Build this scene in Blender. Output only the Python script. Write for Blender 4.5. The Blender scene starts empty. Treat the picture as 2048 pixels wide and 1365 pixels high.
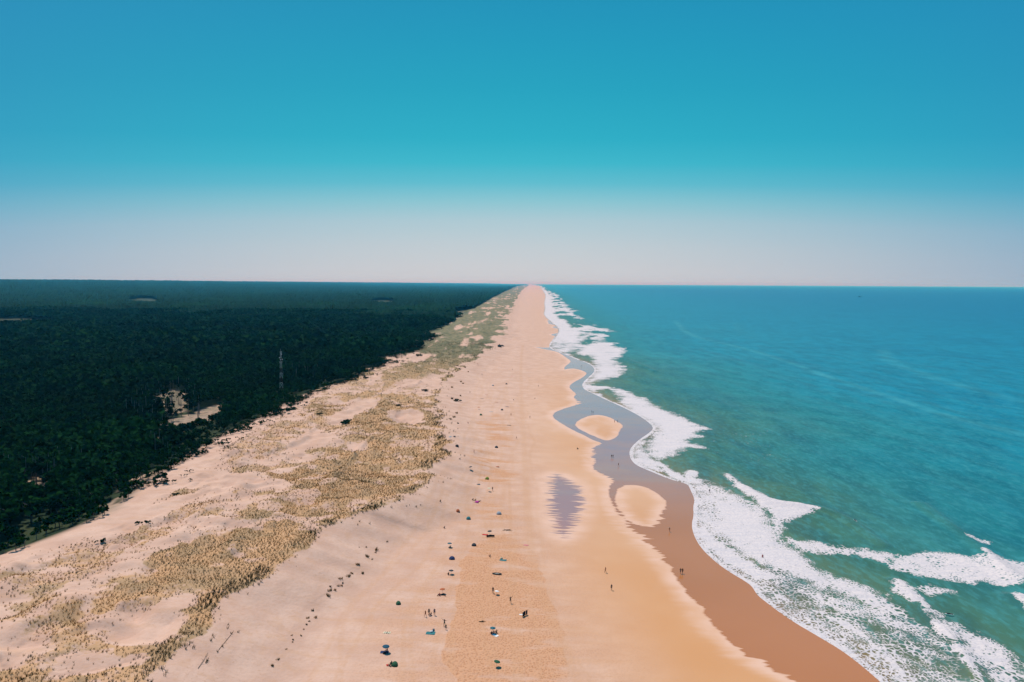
import bpy, math, random
import numpy as np
from mathutils import Matrix, Vector

C = bpy.context.scene
R = math.radians
random.seed(7)
RNG = np.random.default_rng(11)

# ------------------------------------------------------------------ camera, sky, sun, exposure
CAM_H, FPX, CX, CY = 88.0, 1462.0, 1024.0, 682.5
PITCH, ROLL = math.atan(115.0 / FPX), 0.0055
_f = np.array([0, math.cos(PITCH), -math.sin(PITCH)])
_u0 = np.array([0, math.sin(PITCH), math.cos(PITCH)])
_r0 = np.array([1.0, 0, 0])
_r = _r0 * math.cos(ROLL) + _u0 * math.sin(ROLL)
_u = _u0 * math.cos(ROLL) - _r0 * math.sin(ROLL)
cam = bpy.data.cameras.new('camera')
cam.sensor_width = 36.0
cam.lens = 36.0 * FPX / 2048.0
cam.clip_start, cam.clip_end = 1.0, 300000.0
camo = bpy.data.objects.new('camera', cam)
C.collection.objects.link(camo)
camo.matrix_world = Matrix(((_r[0], _u[0], -_f[0], 0), (_r[1], _u[1], -_f[1], 0), (_r[2], _u[2], -_f[2], CAM_H), (0, 0, 0, 1)))
C.camera = camo
C.view_settings.view_transform = 'Standard'
C.view_settings.look = 'None'
C.view_settings.gamma = 1.0
C.view_settings.use_curve_mapping = False
C.view_settings.exposure = 0.35
C.cycles.max_bounces = 6
C.cycles.volume_bounces = 0
C.cycles.transparent_max_bounces = 4

SUN_EL, SUN_AZ = R(62), R(-36)             # azimuth measured from straight ahead, negative = over the forest
sd = Vector((math.sin(SUN_AZ) * math.cos(SUN_EL), math.cos(SUN_AZ) * math.cos(SUN_EL), math.sin(SUN_EL)))
sl = bpy.data.lights.new('sun', 'SUN')
sl.energy, sl.angle, sl.color = 3.6, R(0.55), (1.0, 0.93, 0.84)
so = bpy.data.objects.new('sun', sl)
C.collection.objects.link(so)
so.rotation_euler = sd.to_track_quat('Z', 'Y').to_euler()
so.location = (0, 0, 300)

W = bpy.data.worlds.new('World')
C.world = W
W.use_nodes = True
wt = W.node_tree
wt.nodes.clear()
wo = wt.nodes.new('ShaderNodeOutputWorld')
bg = wt.nodes.new('ShaderNodeBackground')
sky = wt.nodes.new('ShaderNodeTexSky')
sky.sky_type = 'NISHITA'
sky.sun_disc = False
sky.sun_elevation = SUN_EL
sky.sun_rotation = SUN_AZ
sky.ozone_density = 3.0
sky.air_density = 1.0
tc = wt.nodes.new('ShaderNodeTexCoord')
sx = wt.nodes.new('ShaderNodeSeparateXYZ')
wt.links.new(tc.outputs['Generated'], sx.inputs[0])
asn = wt.nodes.new('ShaderNodeMath'); asn.operation = 'ARCSINE'
wt.links.new(sx.outputs['Z'], asn.inputs[0])
mr = wt.nodes.new('ShaderNodeMapRange')
mr.inputs['From Min'].default_value = 0.0
mr.inputs['From Max'].default_value = R(30)
# the pale band over the horizon is deepest down the coast and thinner to both sides
at2 = wt.nodes.new('ShaderNodeMath'); at2.operation = 'ARCTAN2'
wt.links.new(sx.outputs['X'], at2.inputs[0]); wt.links.new(sx.outputs['Y'], at2.inputs[1])
sq = wt.nodes.new('ShaderNodeMath'); sq.operation = 'MULTIPLY'
wt.links.new(at2.outputs[0], sq.inputs[0]); wt.links.new(at2.outputs[0], sq.inputs[1])
mn = wt.nodes.new('ShaderNodeMath'); mn.operation = 'MINIMUM'; mn.inputs[1].default_value = 0.6
wt.links.new(sq.outputs[0], mn.inputs[0])
ma = wt.nodes.new('ShaderNodeMath'); ma.operation = 'MULTIPLY_ADD'; ma.inputs[1].default_value = R(1.6) / R(35) ** 2
wt.links.new(mn.outputs[0], ma.inputs[0]); wt.links.new(asn.outputs[0], ma.inputs[2])
wt.links.new(ma.outputs[0], mr.inputs['Value'])
ramp = wt.nodes.new('ShaderNodeValToRGB')
wt.links.new(mr.outputs[0], ramp.inputs[0])
def s2l(c):
    return tuple(((x / 255) / 12.92 if x / 255 <= 0.04045 else ((x / 255 + 0.055) / 1.055) ** 2.4) for x in c)
SKYROWS = [(0.0, (204, 206, 211)), (1.2, (203, 206, 211)), (3.0, (192, 204, 211)), (4.9, (172, 201, 211)), (6.3, (138, 197, 209)),
           (7.7, (90, 188, 206)), (9.2, (50, 182, 202)), (11.0, (26, 173, 196)), (14.5, (14, 162, 190)), (18.0, (10, 153, 187)), (21.0, (10, 145, 184)), (25.5, (14, 136, 184)), (30.0, (20, 130, 180))]
SKYK = 0.78        # brings the picture values back to light before the exposure
els = ramp.color_ramp.elements
while len(els) > 1:
    els.remove(els[-1])
for i, (e, c) in enumerate(SKYROWS):
    p = e / 30.0
    el = els[0] if i == 0 else els.new(p)
    el.position = p
    el.color = tuple(x * SKYK for x in s2l(c)) + (1,)
# the hue of the air by height over the horizon, laid over the physical sky
mixn = wt.nodes.new('ShaderNodeMix'); mixn.data_type = 'RGBA'; mixn.blend_type = 'MIX'
mixn.inputs[0].default_value = 0.95
scl = wt.nodes.new('ShaderNodeMix'); scl.data_type = 'RGBA'; scl.blend_type = 'MULTIPLY'
scl.inputs[0].default_value = 1.0
scl.inputs[7].default_value = (0.10, 0.10, 0.10, 1)
wt.links.new(sky.outputs[0], scl.inputs[6])
wt.links.new(scl.outputs[2], mixn.inputs[6])
side = wt.nodes.new('ShaderNodeMix'); side.data_type = 'RGBA'; side.clamp_factor = True
sm = wt.nodes.new('ShaderNodeMath'); sm.operation = 'MULTIPLY'; sm.inputs[1].default_value = 1.05
wt.links.new(mn.outputs[0], sm.inputs[0]); wt.links.new(sm.outputs[0], side.inputs[0])
wt.links.new(ramp.outputs[0], side.inputs[6]); side.inputs[7].default_value = (.014, .16, .36, 1)
wt.links.new(side.outputs[2], mixn.inputs[7])
wt.links.new(mixn.outputs[2], bg.inputs['Color'])
bg.inputs['Strength'].default_value = 1.0
wt.links.new(bg.outputs[0], wo.inputs['Surface'])

# ------------------------------------------------------------------ helpers
def P(u, v, z=0.0):
    """the point at height z that stands at (u, v) of the photograph"""
    d = _f * FPX + _r * (u - CX) - _u * (v - CY)
    t = (z - CAM_H) / d[2]
    return np.array([d[0] * t, d[1] * t, z])

def chaikin(pts, n=2, closed=False):
    p = np.array(pts, float)
    for _ in range(n):
        q = np.vstack([p, p[:1]]) if closed else p
        a, b = q[:-1], q[1:]
        m = np.empty((2 * len(a), 2)); m[0::2] = a * .75 + b * .25; m[1::2] = a * .25 + b * .75
        p = m if closed else np.vstack([p[:1], m, p[-1:]])
    return p

def wpoly(pts, z=0.0, n=2, closed=True):
    return np.array([P(u, v, z)[:2] for u, v in chaikin(pts, n, closed)])

def curve(pts, z, vp=1064):
    """coast-parallel line as x(y)"""
    w = wpoly(pts, z, 2, False)
    w = w[np.argsort(w[:, 1])]
    s = (w[min(6, len(w) - 1)] - w[0])
    sl0 = s[0] / max(s[1], 1e-6)
    near = [w[0][0] - sl0 * (w[0][1] - 40), 40.0]
    far = [(vp - 1024) / FPX * 90000, 90000.0]
    w = np.vstack([[near], w, [far]])
    return lambda y: np.interp(y, w[:, 1], w[:, 0])

def sdf(X, Y, poly, far=60.0):
    """signed distance in metres, positive inside; -far away from the outline"""
    out = np.full(X.shape, -far, np.float32)
    lo, hi = poly.min(0) - far, poly.max(0) + far
    m = (X > lo[0]) & (X < hi[0]) & (Y > lo[1]) & (Y < hi[1])
    x, y = X[m].astype(np.float32), Y[m].astype(np.float32)
    if len(x) == 0:
        return out
    d2 = np.full(x.shape, 1e12, np.float32); ins = np.zeros(x.shape, bool)
    q = np.vstack([poly, poly[:1]]).astype(np.float32)
    for (ax, ay), (bx, by) in zip(q[:-1], q[1:]):
        ex, ey = bx - ax, by - ay
        L = ex * ex + ey * ey
        if L < 1e-9:
            continue
        t = np.clip(((x - ax) * ex + (y - ay) * ey) / L, 0, 1)
        np.minimum(d2, (x - ax - t * ex) ** 2 + (y - ay - t * ey) ** 2, out=d2)
        if by != ay:
            c = ((ay > y) != (by > y)) & (x < ex * (y - ay) / ey + ax)
            ins ^= c
    d = np.sqrt(d2)
    out[m] = np.clip(np.where(ins, d, -d), -far, far * 4)
    return out

def ldist(X, Y, line, far=60.0):
    """distance to an open polyline in metres"""
    out = np.full(X.shape, far, np.float32)
    lo, hi = line.min(0) - far, line.max(0) + far
    m = (X > lo[0]) & (X < hi[0]) & (Y > lo[1]) & (Y < hi[1])
    x, y = X[m].astype(np.float32), Y[m].astype(np.float32)
    d2 = np.full(x.shape, far * far, np.float32)
    for (ax, ay), (bx, by) in zip(line[:-1], line[1:]):
        ex, ey = bx - ax, by - ay
        t = np.clip(((x - ax) * ex + (y - ay) * ey) / max(ex * ex + ey * ey, 1e-9), 0, 1)
        np.minimum(d2, (x - ax - t * ex) ** 2 + (y - ay - t * ey) ** 2, out=d2)
    out[m] = np.sqrt(d2)
    return out

def _h(ix, iy, s):
    n = (ix.astype(np.int64) * 374761393 + iy.astype(np.int64) * 668265263 + s * 1442695041) & 0xffffffff
    n = ((n ^ (n >> 13)) * 1274126177) & 0xffffffff
    return ((n ^ (n >> 16)) & 0xffff) / 65535.0

def vnoise(x, y, s=0):
    ix, iy = np.floor(x), np.floor(y)
    fx, fy = x - ix, y - iy
    fx, fy = fx * fx * (3 - 2 * fx), fy * fy * (3 - 2 * fy)
    a, b, c, d = _h(ix, iy, s), _h(ix + 1, iy, s), _h(ix, iy + 1, s), _h(ix + 1, iy + 1, s)
    return (a * (1 - fx) + b * fx) * (1 - fy) + (c * (1 - fx) + d * fx) * fy

def fbm(x, y, s=0, o=3):
    r, a, t = 0.0, 1.0, 0.0
    for i in range(o):
        r = r + a * vnoise(x * 2 ** i, y * 2 ** i, s + 17 * i); t += a; a *= 0.5
    return r / t

def sstep(x, a, b):
    t = np.clip((x - a) / (b - a), 0, 1)
    return t * t * (3 - 2 * t)

def tag(o, label=None, cat=None, group=None, kind=None):
    if label: o['label'] = label
    if cat: o['category'] = cat
    if group: o['group'] = group
    if kind: o['kind'] = kind
    return o

def mesh_np(name, verts, faces, mats, attrs=None, smooth=True, mat_idx=None, link=True):
    """faces: (n,3) or (n,4) int array"""
    me = bpy.data.meshes.new(name)
    verts = np.ascontiguousarray(verts, np.float32); faces = np.ascontiguousarray(faces, np.int32)
    n, k = faces.shape
    me.vertices.add(len(verts)); me.vertices.foreach_set('co', verts.ravel())
    me.loops.add(n * k); me.loops.foreach_set('vertex_index', faces.ravel())
    me.polygons.add(n)
    me.polygons.foreach_set('loop_start', np.arange(0, n * k, k, dtype=np.int32))
    me.polygons.foreach_set('loop_total', np.full(n, k, np.int32))
    for m in (mats if isinstance(mats, (list, tuple)) else [mats]):
        me.materials.append(m)
    if mat_idx is not None:
        me.polygons.foreach_set('material_index', np.ascontiguousarray(mat_idx, np.int32))
    me.polygons.foreach_set('use_smooth', np.full(n, smooth))
    for an, av in (attrs or {}).items():
        av = np.ascontiguousarray(av, np.float32)
        a = me.attributes.new(an, 'FLOAT', 'POINT'); a.data.foreach_set('value', av.ravel())
    me.update(calc_edges=True)
    if not link:
        return me
    o = bpy.data.objects.new(name, me)
    C.collection.objects.link(o)
    return o

class G:
    """short hand for shader nodes"""
    def __init__(s, name):
        s.m = bpy.data.materials.new(name); s.m.use_nodes = True
        s.t = s.m.node_tree; s.t.nodes.clear()
        s.out = s.t.nodes.new('ShaderNodeOutputMaterial')
        s.pos = s.t.nodes.new('ShaderNodeTexCoord').outputs['Object']
    def put(s, sock, v):
        if hasattr(v, 'is_linked'): s.t.links.new(v, sock)
        elif isinstance(v, (tuple, list)) and len(v) == 3 and sock.type == 'RGBA': sock.default_value = (*v, 1)
        else: sock.default_value = v
    def n(s, ty, **k):
        o = s.t.nodes.new(ty)
        for a, b in k.items(): setattr(o, a, b)
        return o
    def mth(s, op, a, b=0.0, clamp=False):
        o = s.n('ShaderNodeMath', operation=op, use_clamp=clamp); s.put(o.inputs[0], a); s.put(o.inputs[1], b); return o.outputs[0]
    def mix(s, f, a, b, blend='MIX'):
        o = s.n('ShaderNodeMix', data_type='RGBA', blend_type=blend); o.clamp_factor = True
        s.put(o.inputs[0], f); s.put(o.inputs[6], a); s.put(o.inputs[7], b); return o.outputs[2]
    def mixf(s, f, a, b):
        o = s.n('ShaderNodeMix', data_type='FLOAT'); s.put(o.inputs[0], f); s.put(o.inputs[2], a); s.put(o.inputs[3], b); return o.outputs[0]
    def attr(s, name):
        o = s.n('ShaderNodeAttribute', attribute_name=name); return o.outputs['Fac']
    def vmul(s, v, k):
        o = s.n('ShaderNodeVectorMath', operation='MULTIPLY'); s.put(o.inputs[0], v); o.inputs[1].default_value = k; return o.outputs[0]
    def vadd(s, v, w):
        o = s.n('ShaderNodeVectorMath', operation='ADD'); s.put(o.inputs[0], v); s.put(o.inputs[1], w); return o.outputs[0]
    def noise(s, v, scale, detail=2.0, rough=0.5, dist=0.0):
        o = s.n('ShaderNodeTexNoise'); s.put(o.inputs['Vector'], v)
        o.inputs['Scale'].default_value = scale; o.inputs['Detail'].default_value = detail
        o.inputs['Roughness'].default_value = rough; o.inputs['Distortion'].default_value = dist
        return o.outputs['Fac']
    def vor(s, v, scale, feature='F1', out='Distance', rnd=1.0):
        o = s.n('ShaderNodeTexVoronoi', feature=feature); s.put(o.inputs['Vector'], v)
        o.inputs['Scale'].default_value = scale; o.inputs['Randomness'].default_value = rnd
        return o.outputs[out]
    def ss(s, x, a, b, lo=0.0, hi=1.0):
        o = s.n('ShaderNodeMapRange', interpolation_type='SMOOTHSTEP')
        s.put(o.inputs['Value'], x); o.inputs['From Min'].default_value = a; o.inputs['From Max'].default_value = b
        o.inputs['To Min'].default_value = lo; o.inputs['To Max'].default_value = hi
        return o.outputs[0]
    def ramp(s, x, stops):
        o = s.n('ShaderNodeValToRGB'); e = o.color_ramp.elements
        while len(e) > 1: e.remove(e[-1])
        for i, (p, c) in enumerate(stops):
            q = e[0] if i == 0 else e.new(p); q.position = p; q.color = (*c, 1)
        s.put(o.inputs[0], x); return o.outputs[0]
    def bump(s, h, strength, dist, normal=None):
        o = s.n('ShaderNodeBump'); s.put(o.inputs['Strength'], strength); o.inputs['Distance'].default_value = dist
        s.put(o.inputs['Height'], h)
        if normal is not None: s.put(o.inputs['Normal'], normal)
        return o.outputs[0]
    def bsdf(s, color, rough=0.9, spec=0.3, normal=None, ior=1.45, **k):
        o = s.n('ShaderNodeBsdfPrincipled')
        s.put(o.inputs['Base Color'], color); s.put(o.inputs['Roughness'], rough)
        s.put(o.inputs['Specular IOR Level'], spec); o.inputs['IOR'].default_value = ior
        if normal is not None: s.put(o.inputs['Normal'], normal)
        for a, b in k.items(): s.put(o.inputs[a], b)
        s.t.links.new(o.outputs[0], s.out.inputs['Surface'])
        return o

# ------------------------------------------------------------------ the lines of the coast, read off the photograph
SWASH = [(1080, 573), (1086, 582), (1092, 592), (1088, 605), (1090, 618), (1086, 630), (1102, 645), (1120, 660), (1108, 676), (1096, 692),
         (1104, 700), (1128, 708), (1150, 718), (1180, 728), (1192, 741), (1178, 754), (1163, 768), (1168, 780), (1192, 790), (1212, 800),
         (1240, 812), (1262, 823), (1282, 834), (1300, 847), (1308, 858), (1296, 868), (1278, 880), (1262, 895), (1258, 907), (1263, 922),
         (1276, 933), (1306, 945), (1342, 960), (1376, 968), (1382, 982), (1390, 1000), (1386, 1016), (1388, 1030), (1383, 1050),
         (1388, 1072), (1402, 1096), (1424, 1118), (1452, 1140), (1486, 1160), (1504, 1172), (1514, 1190), (1534, 1206), (1580, 1240),
         (1640, 1275), (1690, 1305), (1740, 1345), (1800, 1400), (1870, 1470)]
WET_LEFT = [(1070, 695), (1092, 699), (1112, 702), (1122, 707), (1134, 716), (1143, 722), (1136, 729), (1129, 734), (1128, 741), (1134, 738),
            (1150, 737), (1166, 741), (1175, 746), (1164, 755), (1146, 764), (1137, 773), (1144, 780), (1153, 788), (1146, 795), (1155, 801),
            (1160, 808), (1140, 815), (1118, 823), (1103, 833), (1112, 844), (1128, 854), (1148, 864), (1170, 873), (1186, 881), (1206, 887),
            (1190, 892), (1185, 904), (1188, 916), (1191, 926), (1184, 933), (1190, 943), (1212, 953), (1227, 961), (1222, 972), (1217, 985),
            (1220, 1000), (1228, 1016), (1240, 1030), (1252, 1046), (1272, 1066), (1300, 1086), (1322, 1108), (1345, 1140), (1362, 1165),
            (1380, 1190), (1402, 1218), (1430, 1246), (1456, 1276), (1490, 1306), (1540, 1332), (1600, 1366), (1680, 1420), (1760, 1480)]
ISLE_A = [(1150, 851), (1160, 841), (1188, 830), (1214, 833), (1230, 841), (1248, 852), (1238, 861), (1236, 873), (1217, 883), (1198, 878), (1170, 867), (1152, 858)]
ISLE_B = [(1232, 986), (1244, 975), (1262, 971), (1286, 974), (1312, 985), (1335, 1003), (1328, 1020), (1318, 1044), (1308, 1056), (1290, 1055), (1262, 1046), (1240, 1031), (1230, 1008)]
POOL = [(1098, 960), (1116, 953), (1138, 966), (1160, 980), (1168, 1012), (1158, 1040), (1140, 1068), (1128, 1084), (1110, 1064), (1100, 1030), (1094, 990)]
DAMP = [(1062, 580), (1060, 620), (1062, 660), (1058, 700), (1062, 740), (1062, 780), (1058, 830), (1060, 880), (1066, 940), (1074, 1000),
        (1090, 1080), (1116, 1150), (1150, 1230), (1185, 1310), (1215, 1365), (1260, 1450)]
TOE = [(1056, 574), (1046, 582), (1036, 595), (1023, 620), (1008, 655), (995, 690), (978, 712), (948, 740), (926, 782), (918, 830), (904, 880),
       (884, 930), (850, 975), (800, 1030), (745, 1085), (700, 1130), (650, 1175), (600, 1232), (545, 1330), (490, 1440)]
CREST = [(1050, 575), (1036, 590), (1020, 615), (1002, 650), (985, 684), (955, 702), (915, 728), (880, 755), (862, 785), (880, 815), (894, 850), (884, 895),
         (850, 945), (790, 985), (740, 1005), (690, 1012), (640, 1045), (560, 1100), (530, 1140), (440, 1180), (380, 1245), (290, 1345), (200, 1470)]
BACK = [(1034, 573), (1010, 583), (980, 597), (940, 618), (905, 640), (870, 664), (830, 690), (760, 724), (700, 754), (620, 780), (545, 822), (480, 850),
        (400, 902), (330, 950), (270, 1012), (130, 1070), (0, 1112), (-150, 1150), (-420, 1240)]

S_x = curve(SWASH, 0.0, 1066)
T_x = curve(TOE, 4.0, 1062)
K_0 = curve(CREST, 13.0, 1061)
B_0 = curve(BACK, 12.0, 1058)
K_x = lambda y: K_0(y) + (fbm(y / 12, y * 0 + 3.1, 21, 2) - .5) * 10 + (fbm(y / 48, y * 0 + 7.7, 22, 3) - .52) * 44 * sstep(y, 560, 950)
B_x = lambda y: B_0(y) + (fbm(y / 42, y * 0 + 1.3, 24, 3) - .5) * 30 * sstep(y, 420, 800)
D_x = curve(DAMP, 2.0, 1064)

wl = wpoly(WET_LEFT, 0.8, 2, False)
yy = np.linspace(wl[-1][1], wl[0][1], 500)
WETP = np.vstack([wl, np.column_stack([S_x(yy) + 25, yy])])
ISA, ISB, POOLP = wpoly(ISLE_A, 0.5), wpoly(ISLE_B, 0.5), wpoly(POOL, 1.0)

# grass on the dunes: dense swathes, thin swathes and bare hollows
DENSE = [[(100, 1215), (200, 1160), (300, 1118), (400, 1062), (500, 1010), (560, 1000), (640, 992), (705, 1003), (640, 1048), (560, 1100), (532, 1142), (490, 1180), (420, 1190), (380, 1165), (320, 1185), (240, 1195), (215, 1250), (120, 1250)],
         [(100, 1302), (190, 1262), (330, 1272), (392, 1218), (430, 1185), (425, 1250), (340, 1325), (250, 1335), (160, 1365), (0, 1420), (-60, 1345)],
         [(480, 985), (590, 962), (560, 935), (640, 885), (700, 850), (745, 835), (780, 842), (860, 818), (892, 850), (884, 900), (850, 948), (790, 988), (720, 998), (600, 992)],
         [(700, 800), (760, 780), (810, 775), (850, 790), (885, 830), (860, 850), (800, 845), (740, 850), (690, 850)],
         [(760, 740), (830, 712), (900, 712), (915, 728), (860, 745), (780, 752)],
         [(600, 815), (650, 790), (720, 790), (700, 810), (650, 822)],
         [(660, 785), (740, 768), (800, 752), (770, 776), (700, 795)]]
THIN = [[(0, 1130), (160, 1080), (260, 1060), (330, 1080), (280, 1120), (180, 1160), (60, 1200), (-60, 1210)],
        [(430, 900), (480, 856), (560, 838), (640, 838), (600, 878), (520, 900), (450, 930)],
        [(0, 1240), (120, 1210), (220, 1215), (120, 1290), (0, 1330)],
        [(350, 1010), (470, 1000), (420, 1050), (300, 1090)]]
BARE = [[(205, 1252), (228, 1215), (262, 1186), (292, 1190), (318, 1206), (372, 1203), (345, 1240), (330, 1255), (290, 1264), (245, 1266)],
        [(75, 1335), (150, 1306), (232, 1294), (290, 1292), (220, 1312), (140, 1338)],
        [(778, 812), (800, 806), (842, 808), (850, 824), (826, 836), (796, 833)],
        [(684, 872), (712, 868), (740, 882), (716, 890), (690, 886)],
        [(640, 830), (700, 796), (740, 783), (760, 795), (720, 812), (680, 835)],
        [(0, 1300), (60, 1262), (110, 1262), (60, 1310), (0, 1335)]]
DENSE = [wpoly(p, 13.0) for p in DENSE]; THIN = [wpoly(p, 12.0) for p in THIN]; BARE = [wpoly(p, 13.0) for p in BARE]
# sandy openings in the forest, a far heath, and the fire road behind the dune
CLEAR = [[(285, 858), (330, 838), (380, 820), (420, 803), (445, 797), (442, 808), (400, 822), (370, 835), (320, 852)],
         [(36, 950), (70, 940), (115, 936), (100, 955), (60, 963)],
         [(300, 790), (345, 770), (380, 780), (372, 800), (330, 808)],
         [(-60, 640), (30, 634), (118, 637), (110, 645), (50, 648), (-60, 652)],
         [(250, 600), (300, 597), (320, 603), (285, 606)],
         [(742, 601), (775, 600), (792, 606), (750, 606)], [(795, 627), (806, 632), (790, 634)],
         [(908, 623), (938, 618), (940, 627), (915, 628)],
         [(255, 951), (315, 944), (310, 952), (258, 957)], [(222, 1003), (240, 998), (228, 1012), (220, 1030), (214, 1020)]]
CLEAR_OPEN = (.95, .9, .7, .13, .08, .08, .4, .4, 1, 1)
_c, FRONT = [], []
for i, p in enumerate(CLEAR):
    m = sum(v for _, v in p) / len(p); k = min(50, (m - 563) * .11)
    for q in (1.0, 1.6, 2.2): FRONT.append(wpoly([(u, v + k * q) for u, v in p], 8.0 if i != 3 else 10.0))
    for q in (0, .3, .6):
        _c.append((wpoly([(u, v + k * q) for u, v in p], 8.0 if i != 3 else 10.0), CLEAR_OPEN[i]))
CLEAR = [p for p, _ in _c]; CLEAR_OPEN = [w for _, w in _c]

def grass_density(X, Y, crest, back, toe):
    g = np.zeros(X.shape, np.float32)
    g = np.maximum(g, 0.58 * sstep(fbm(X / 16, Y / 20, 3), .45, .66))
    rag = 24 * (fbm(X / 13, Y / 16, 4, 3) - .5) + 9 * (fbm(X / 4, Y / 5, 6) - .5)
    for p in THIN: g = np.maximum(g, 0.55 * sstep(sdf(X, Y, p) + rag, -8, 6))
    for p in DENSE: g = np.maximum(g, 0.92 * sstep(sdf(X, Y, p) + rag, -9, 6))
    g = g * (1 - .50 * sstep(fbm(X / 8, Y / 9, 8, 3), .52, .65))
    far = sstep(Y, 430, 620)
    gf = 0.58 + 1.5 * (fbm(X / 16, Y / 80, 9, 4) - .47) * 2 + .22 * sstep(Y, 700, 900)
    g = np.maximum(g, np.clip(gf, 0, .95) * far)
    lw = 1.5 + 11 * fbm(Y / 15, X * 0 + 5.5, 12, 2) ** 1.5     # the lip of the dune carries a broken fringe
    edge = 0.9 * sstep(X, crest - lw - 2, crest - lw * .4) * sstep(fbm(Y / 13, X * 0 + 2.5, 14, 2), .38, .56)
    g = np.maximum(g, edge * (0.55 + 0.45 * sstep(fbm(X / 9, Y / 9, 5), .35, .55)))
    for p in BARE: g = g * (1 - sstep(sdf(X, Y, p) + .35 * rag, -3.0, 2.5))
    g = g * sstep(X, back + 1 - 22 * far, back + 9 - 22 * far) * (1 - sstep(X, crest + 0.5, crest + 4))
    return g

def height(X, Y):
    X = np.asarray(X, float); Y = np.asarray(Y, float)
    s, t, b = S_x(Y), T_x(Y), B_x(Y)
    k = K_x(Y)
    b = np.minimum(b, k - 12); t = np.maximum(t, k + 17)
    hk = 6.8 - 2.6 * sstep(Y, 250, 430)
    tt = np.clip((s - X) / np.maximum(s - t, 5), 0, 1)
    z = np.where(X >= s, -0.03 * (X - s), 4.0 * tt ** 1.15)
    z = np.maximum(z, -4.0)
    z = z + 0.10 * (fbm(X / 15, Y / 15, 31) - .5) * sstep(tt, .25, .5)
    f = np.clip((t + 8 - X) / np.maximum(t + 8 - k, 1), 0, 1)
    face = hk * (0.55 * f ** 1.5 + 0.45 * f * f * (3 - 2 * f))
    z = z + face + np.where((X < t) & (X > k), (fbm(X / 7, Y / 10, 37) - .5) * .7 * f, 0)
    on = sstep(k - X, 2, 22) * sstep(X - b, -5, 20)
    und = (fbm(X / 46, Y / 60, 41, 3) - .48) * 9 + (fbm(X / 13, Y / 16, 43, 2) - .5) * 1.9
    und = und + (fbm(X / 5.5, Y / 6.5, 45, 2) - .5) * 1.5 + 1.6 * sstep(np.abs(fbm(X / 30, Y / 60, 46) - .5), .06, 0)
    hum = np.clip(fbm(X / 3.6, Y / 4.6, 48, 2) - .44, 0, 1) * 4.2 * sstep(fbm(X / 15, Y / 18, 4, 2), .40, .56) + np.clip(fbm(X / 9, Y / 12, 50, 2) - .47, 0, 1) * 6.5
    und = und + hum
    z = z + on * und * (.60 + .35 * sstep(Y, 500, 900)) 
    for p, dz in zip(BARE, (2.4, 1.6, 2.6, 1.5, 0.6, 0.8)):
        z = z - dz * sstep(sdf(X, Y, p), -3, 5)
    d = np.clip(b - X, 0, None)
    inland = 6 + (fbm(X / 160, Y / 160, 47) - .5) * 5 + 90 * sstep(d, 1200, 6500) * sstep(Y, 800, 6000) + (fbm(X / 900, Y / 900, 49) - .5) * 12 * sstep(d, 300, 2000)
    w = sstep(d, 0, 26)
    return z * (1 - w) + inland * w

def ground(u, v, it=12):
    z = 3.0
    for _ in range(it):
        p = P(u, v, z); z = float(height(np.array([p[0]]), np.array([p[1]]))[0])
    return np.array([p[0], p[1], z])

# rows and columns of the ground and water sheets: fine close by, wide far off
vr = np.concatenate([np.arange(2600, 1500, -4.0), np.arange(1500, 568.7, -1.25)])
ROWS = CAM_H / np.tan(PITCH + np.arctan((vr - CY) / FPX))
ROWS = ROWS[ROWS > 60]

def sheet(u0, u1, du):
    a = (np.arange(u0, u1 + du, du) - CX) / FPX
    Y, A = np.meshgrid(ROWS, a, indexing='ij')
    nr, nc = Y.shape
    i = np.arange((nr - 1) * nc).reshape(nr - 1, nc)[:, :-1].ravel()
    return A * Y, Y, np.column_stack([i, i + 1, i + nc + 1, i + nc])

# ------------------------------------------------------------------ sand material
g = G('sand')
pos = g.pos
nL, nM, nF = g.noise(pos, .018, 3), g.noise(pos, .13, 3), g.noise(pos, 1.1, 3)
nX = g.noise(g.vmul(pos, (.045, .33, 1)), 1.0, 3)
wet, damp, grass, forest, tramp, pool, stk, trk = (g.attr(x) for x in ('wet', 'damp', 'grass', 'forest', 'tramp', 'pool', 'streak', 'track'))
dry = g.mix(g.ss(nM, .3, .7), (.520, .318, .236), (.60, .388, .296))
dry = g.mix(g.mth('MULTIPLY', g.ss(nF, .45, .75), .35), dry, (.50, .285, .19))
dry = g.mix(g.mth('MULTIPLY', g.ss(g.noise(g.vmul(pos, (.10, .9, 1)), 1.0, 4, .7), .58, .72), .40), dry, (.47, .25, .15))
dry = g.mix(g.mth('MULTIPLY', g.ss(nX, .52, .68), .28), dry, (.52, .29, .165))
tan_ = g.mix(g.ss(nL, .35, .65), (.545, .290, .160), (.58, .335, .205))
tan_ = g.mix(g.ss(g.noise(g.vmul(pos, (.03, .02, 1)), 1.0, 3), .54, .66), tan_, (.60, .36, .24))
tan_ = g.mix(g.attr('lowdamp'), tan_, g.mix(g.ss(nL, .35, .65), (.545, .265, .120), (.575, .305, .160)))
dry = g.mix(g.mth('MULTIPLY', g.mth('MULTIPLY', g.ss(g.noise(pos, 1.7, 2), .60, .70), g.ss(g.noise(pos, .05, 3), .42, .6)), .38), dry, (.40, .23, .15))
col = g.mix(damp, dry, tan_)
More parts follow.
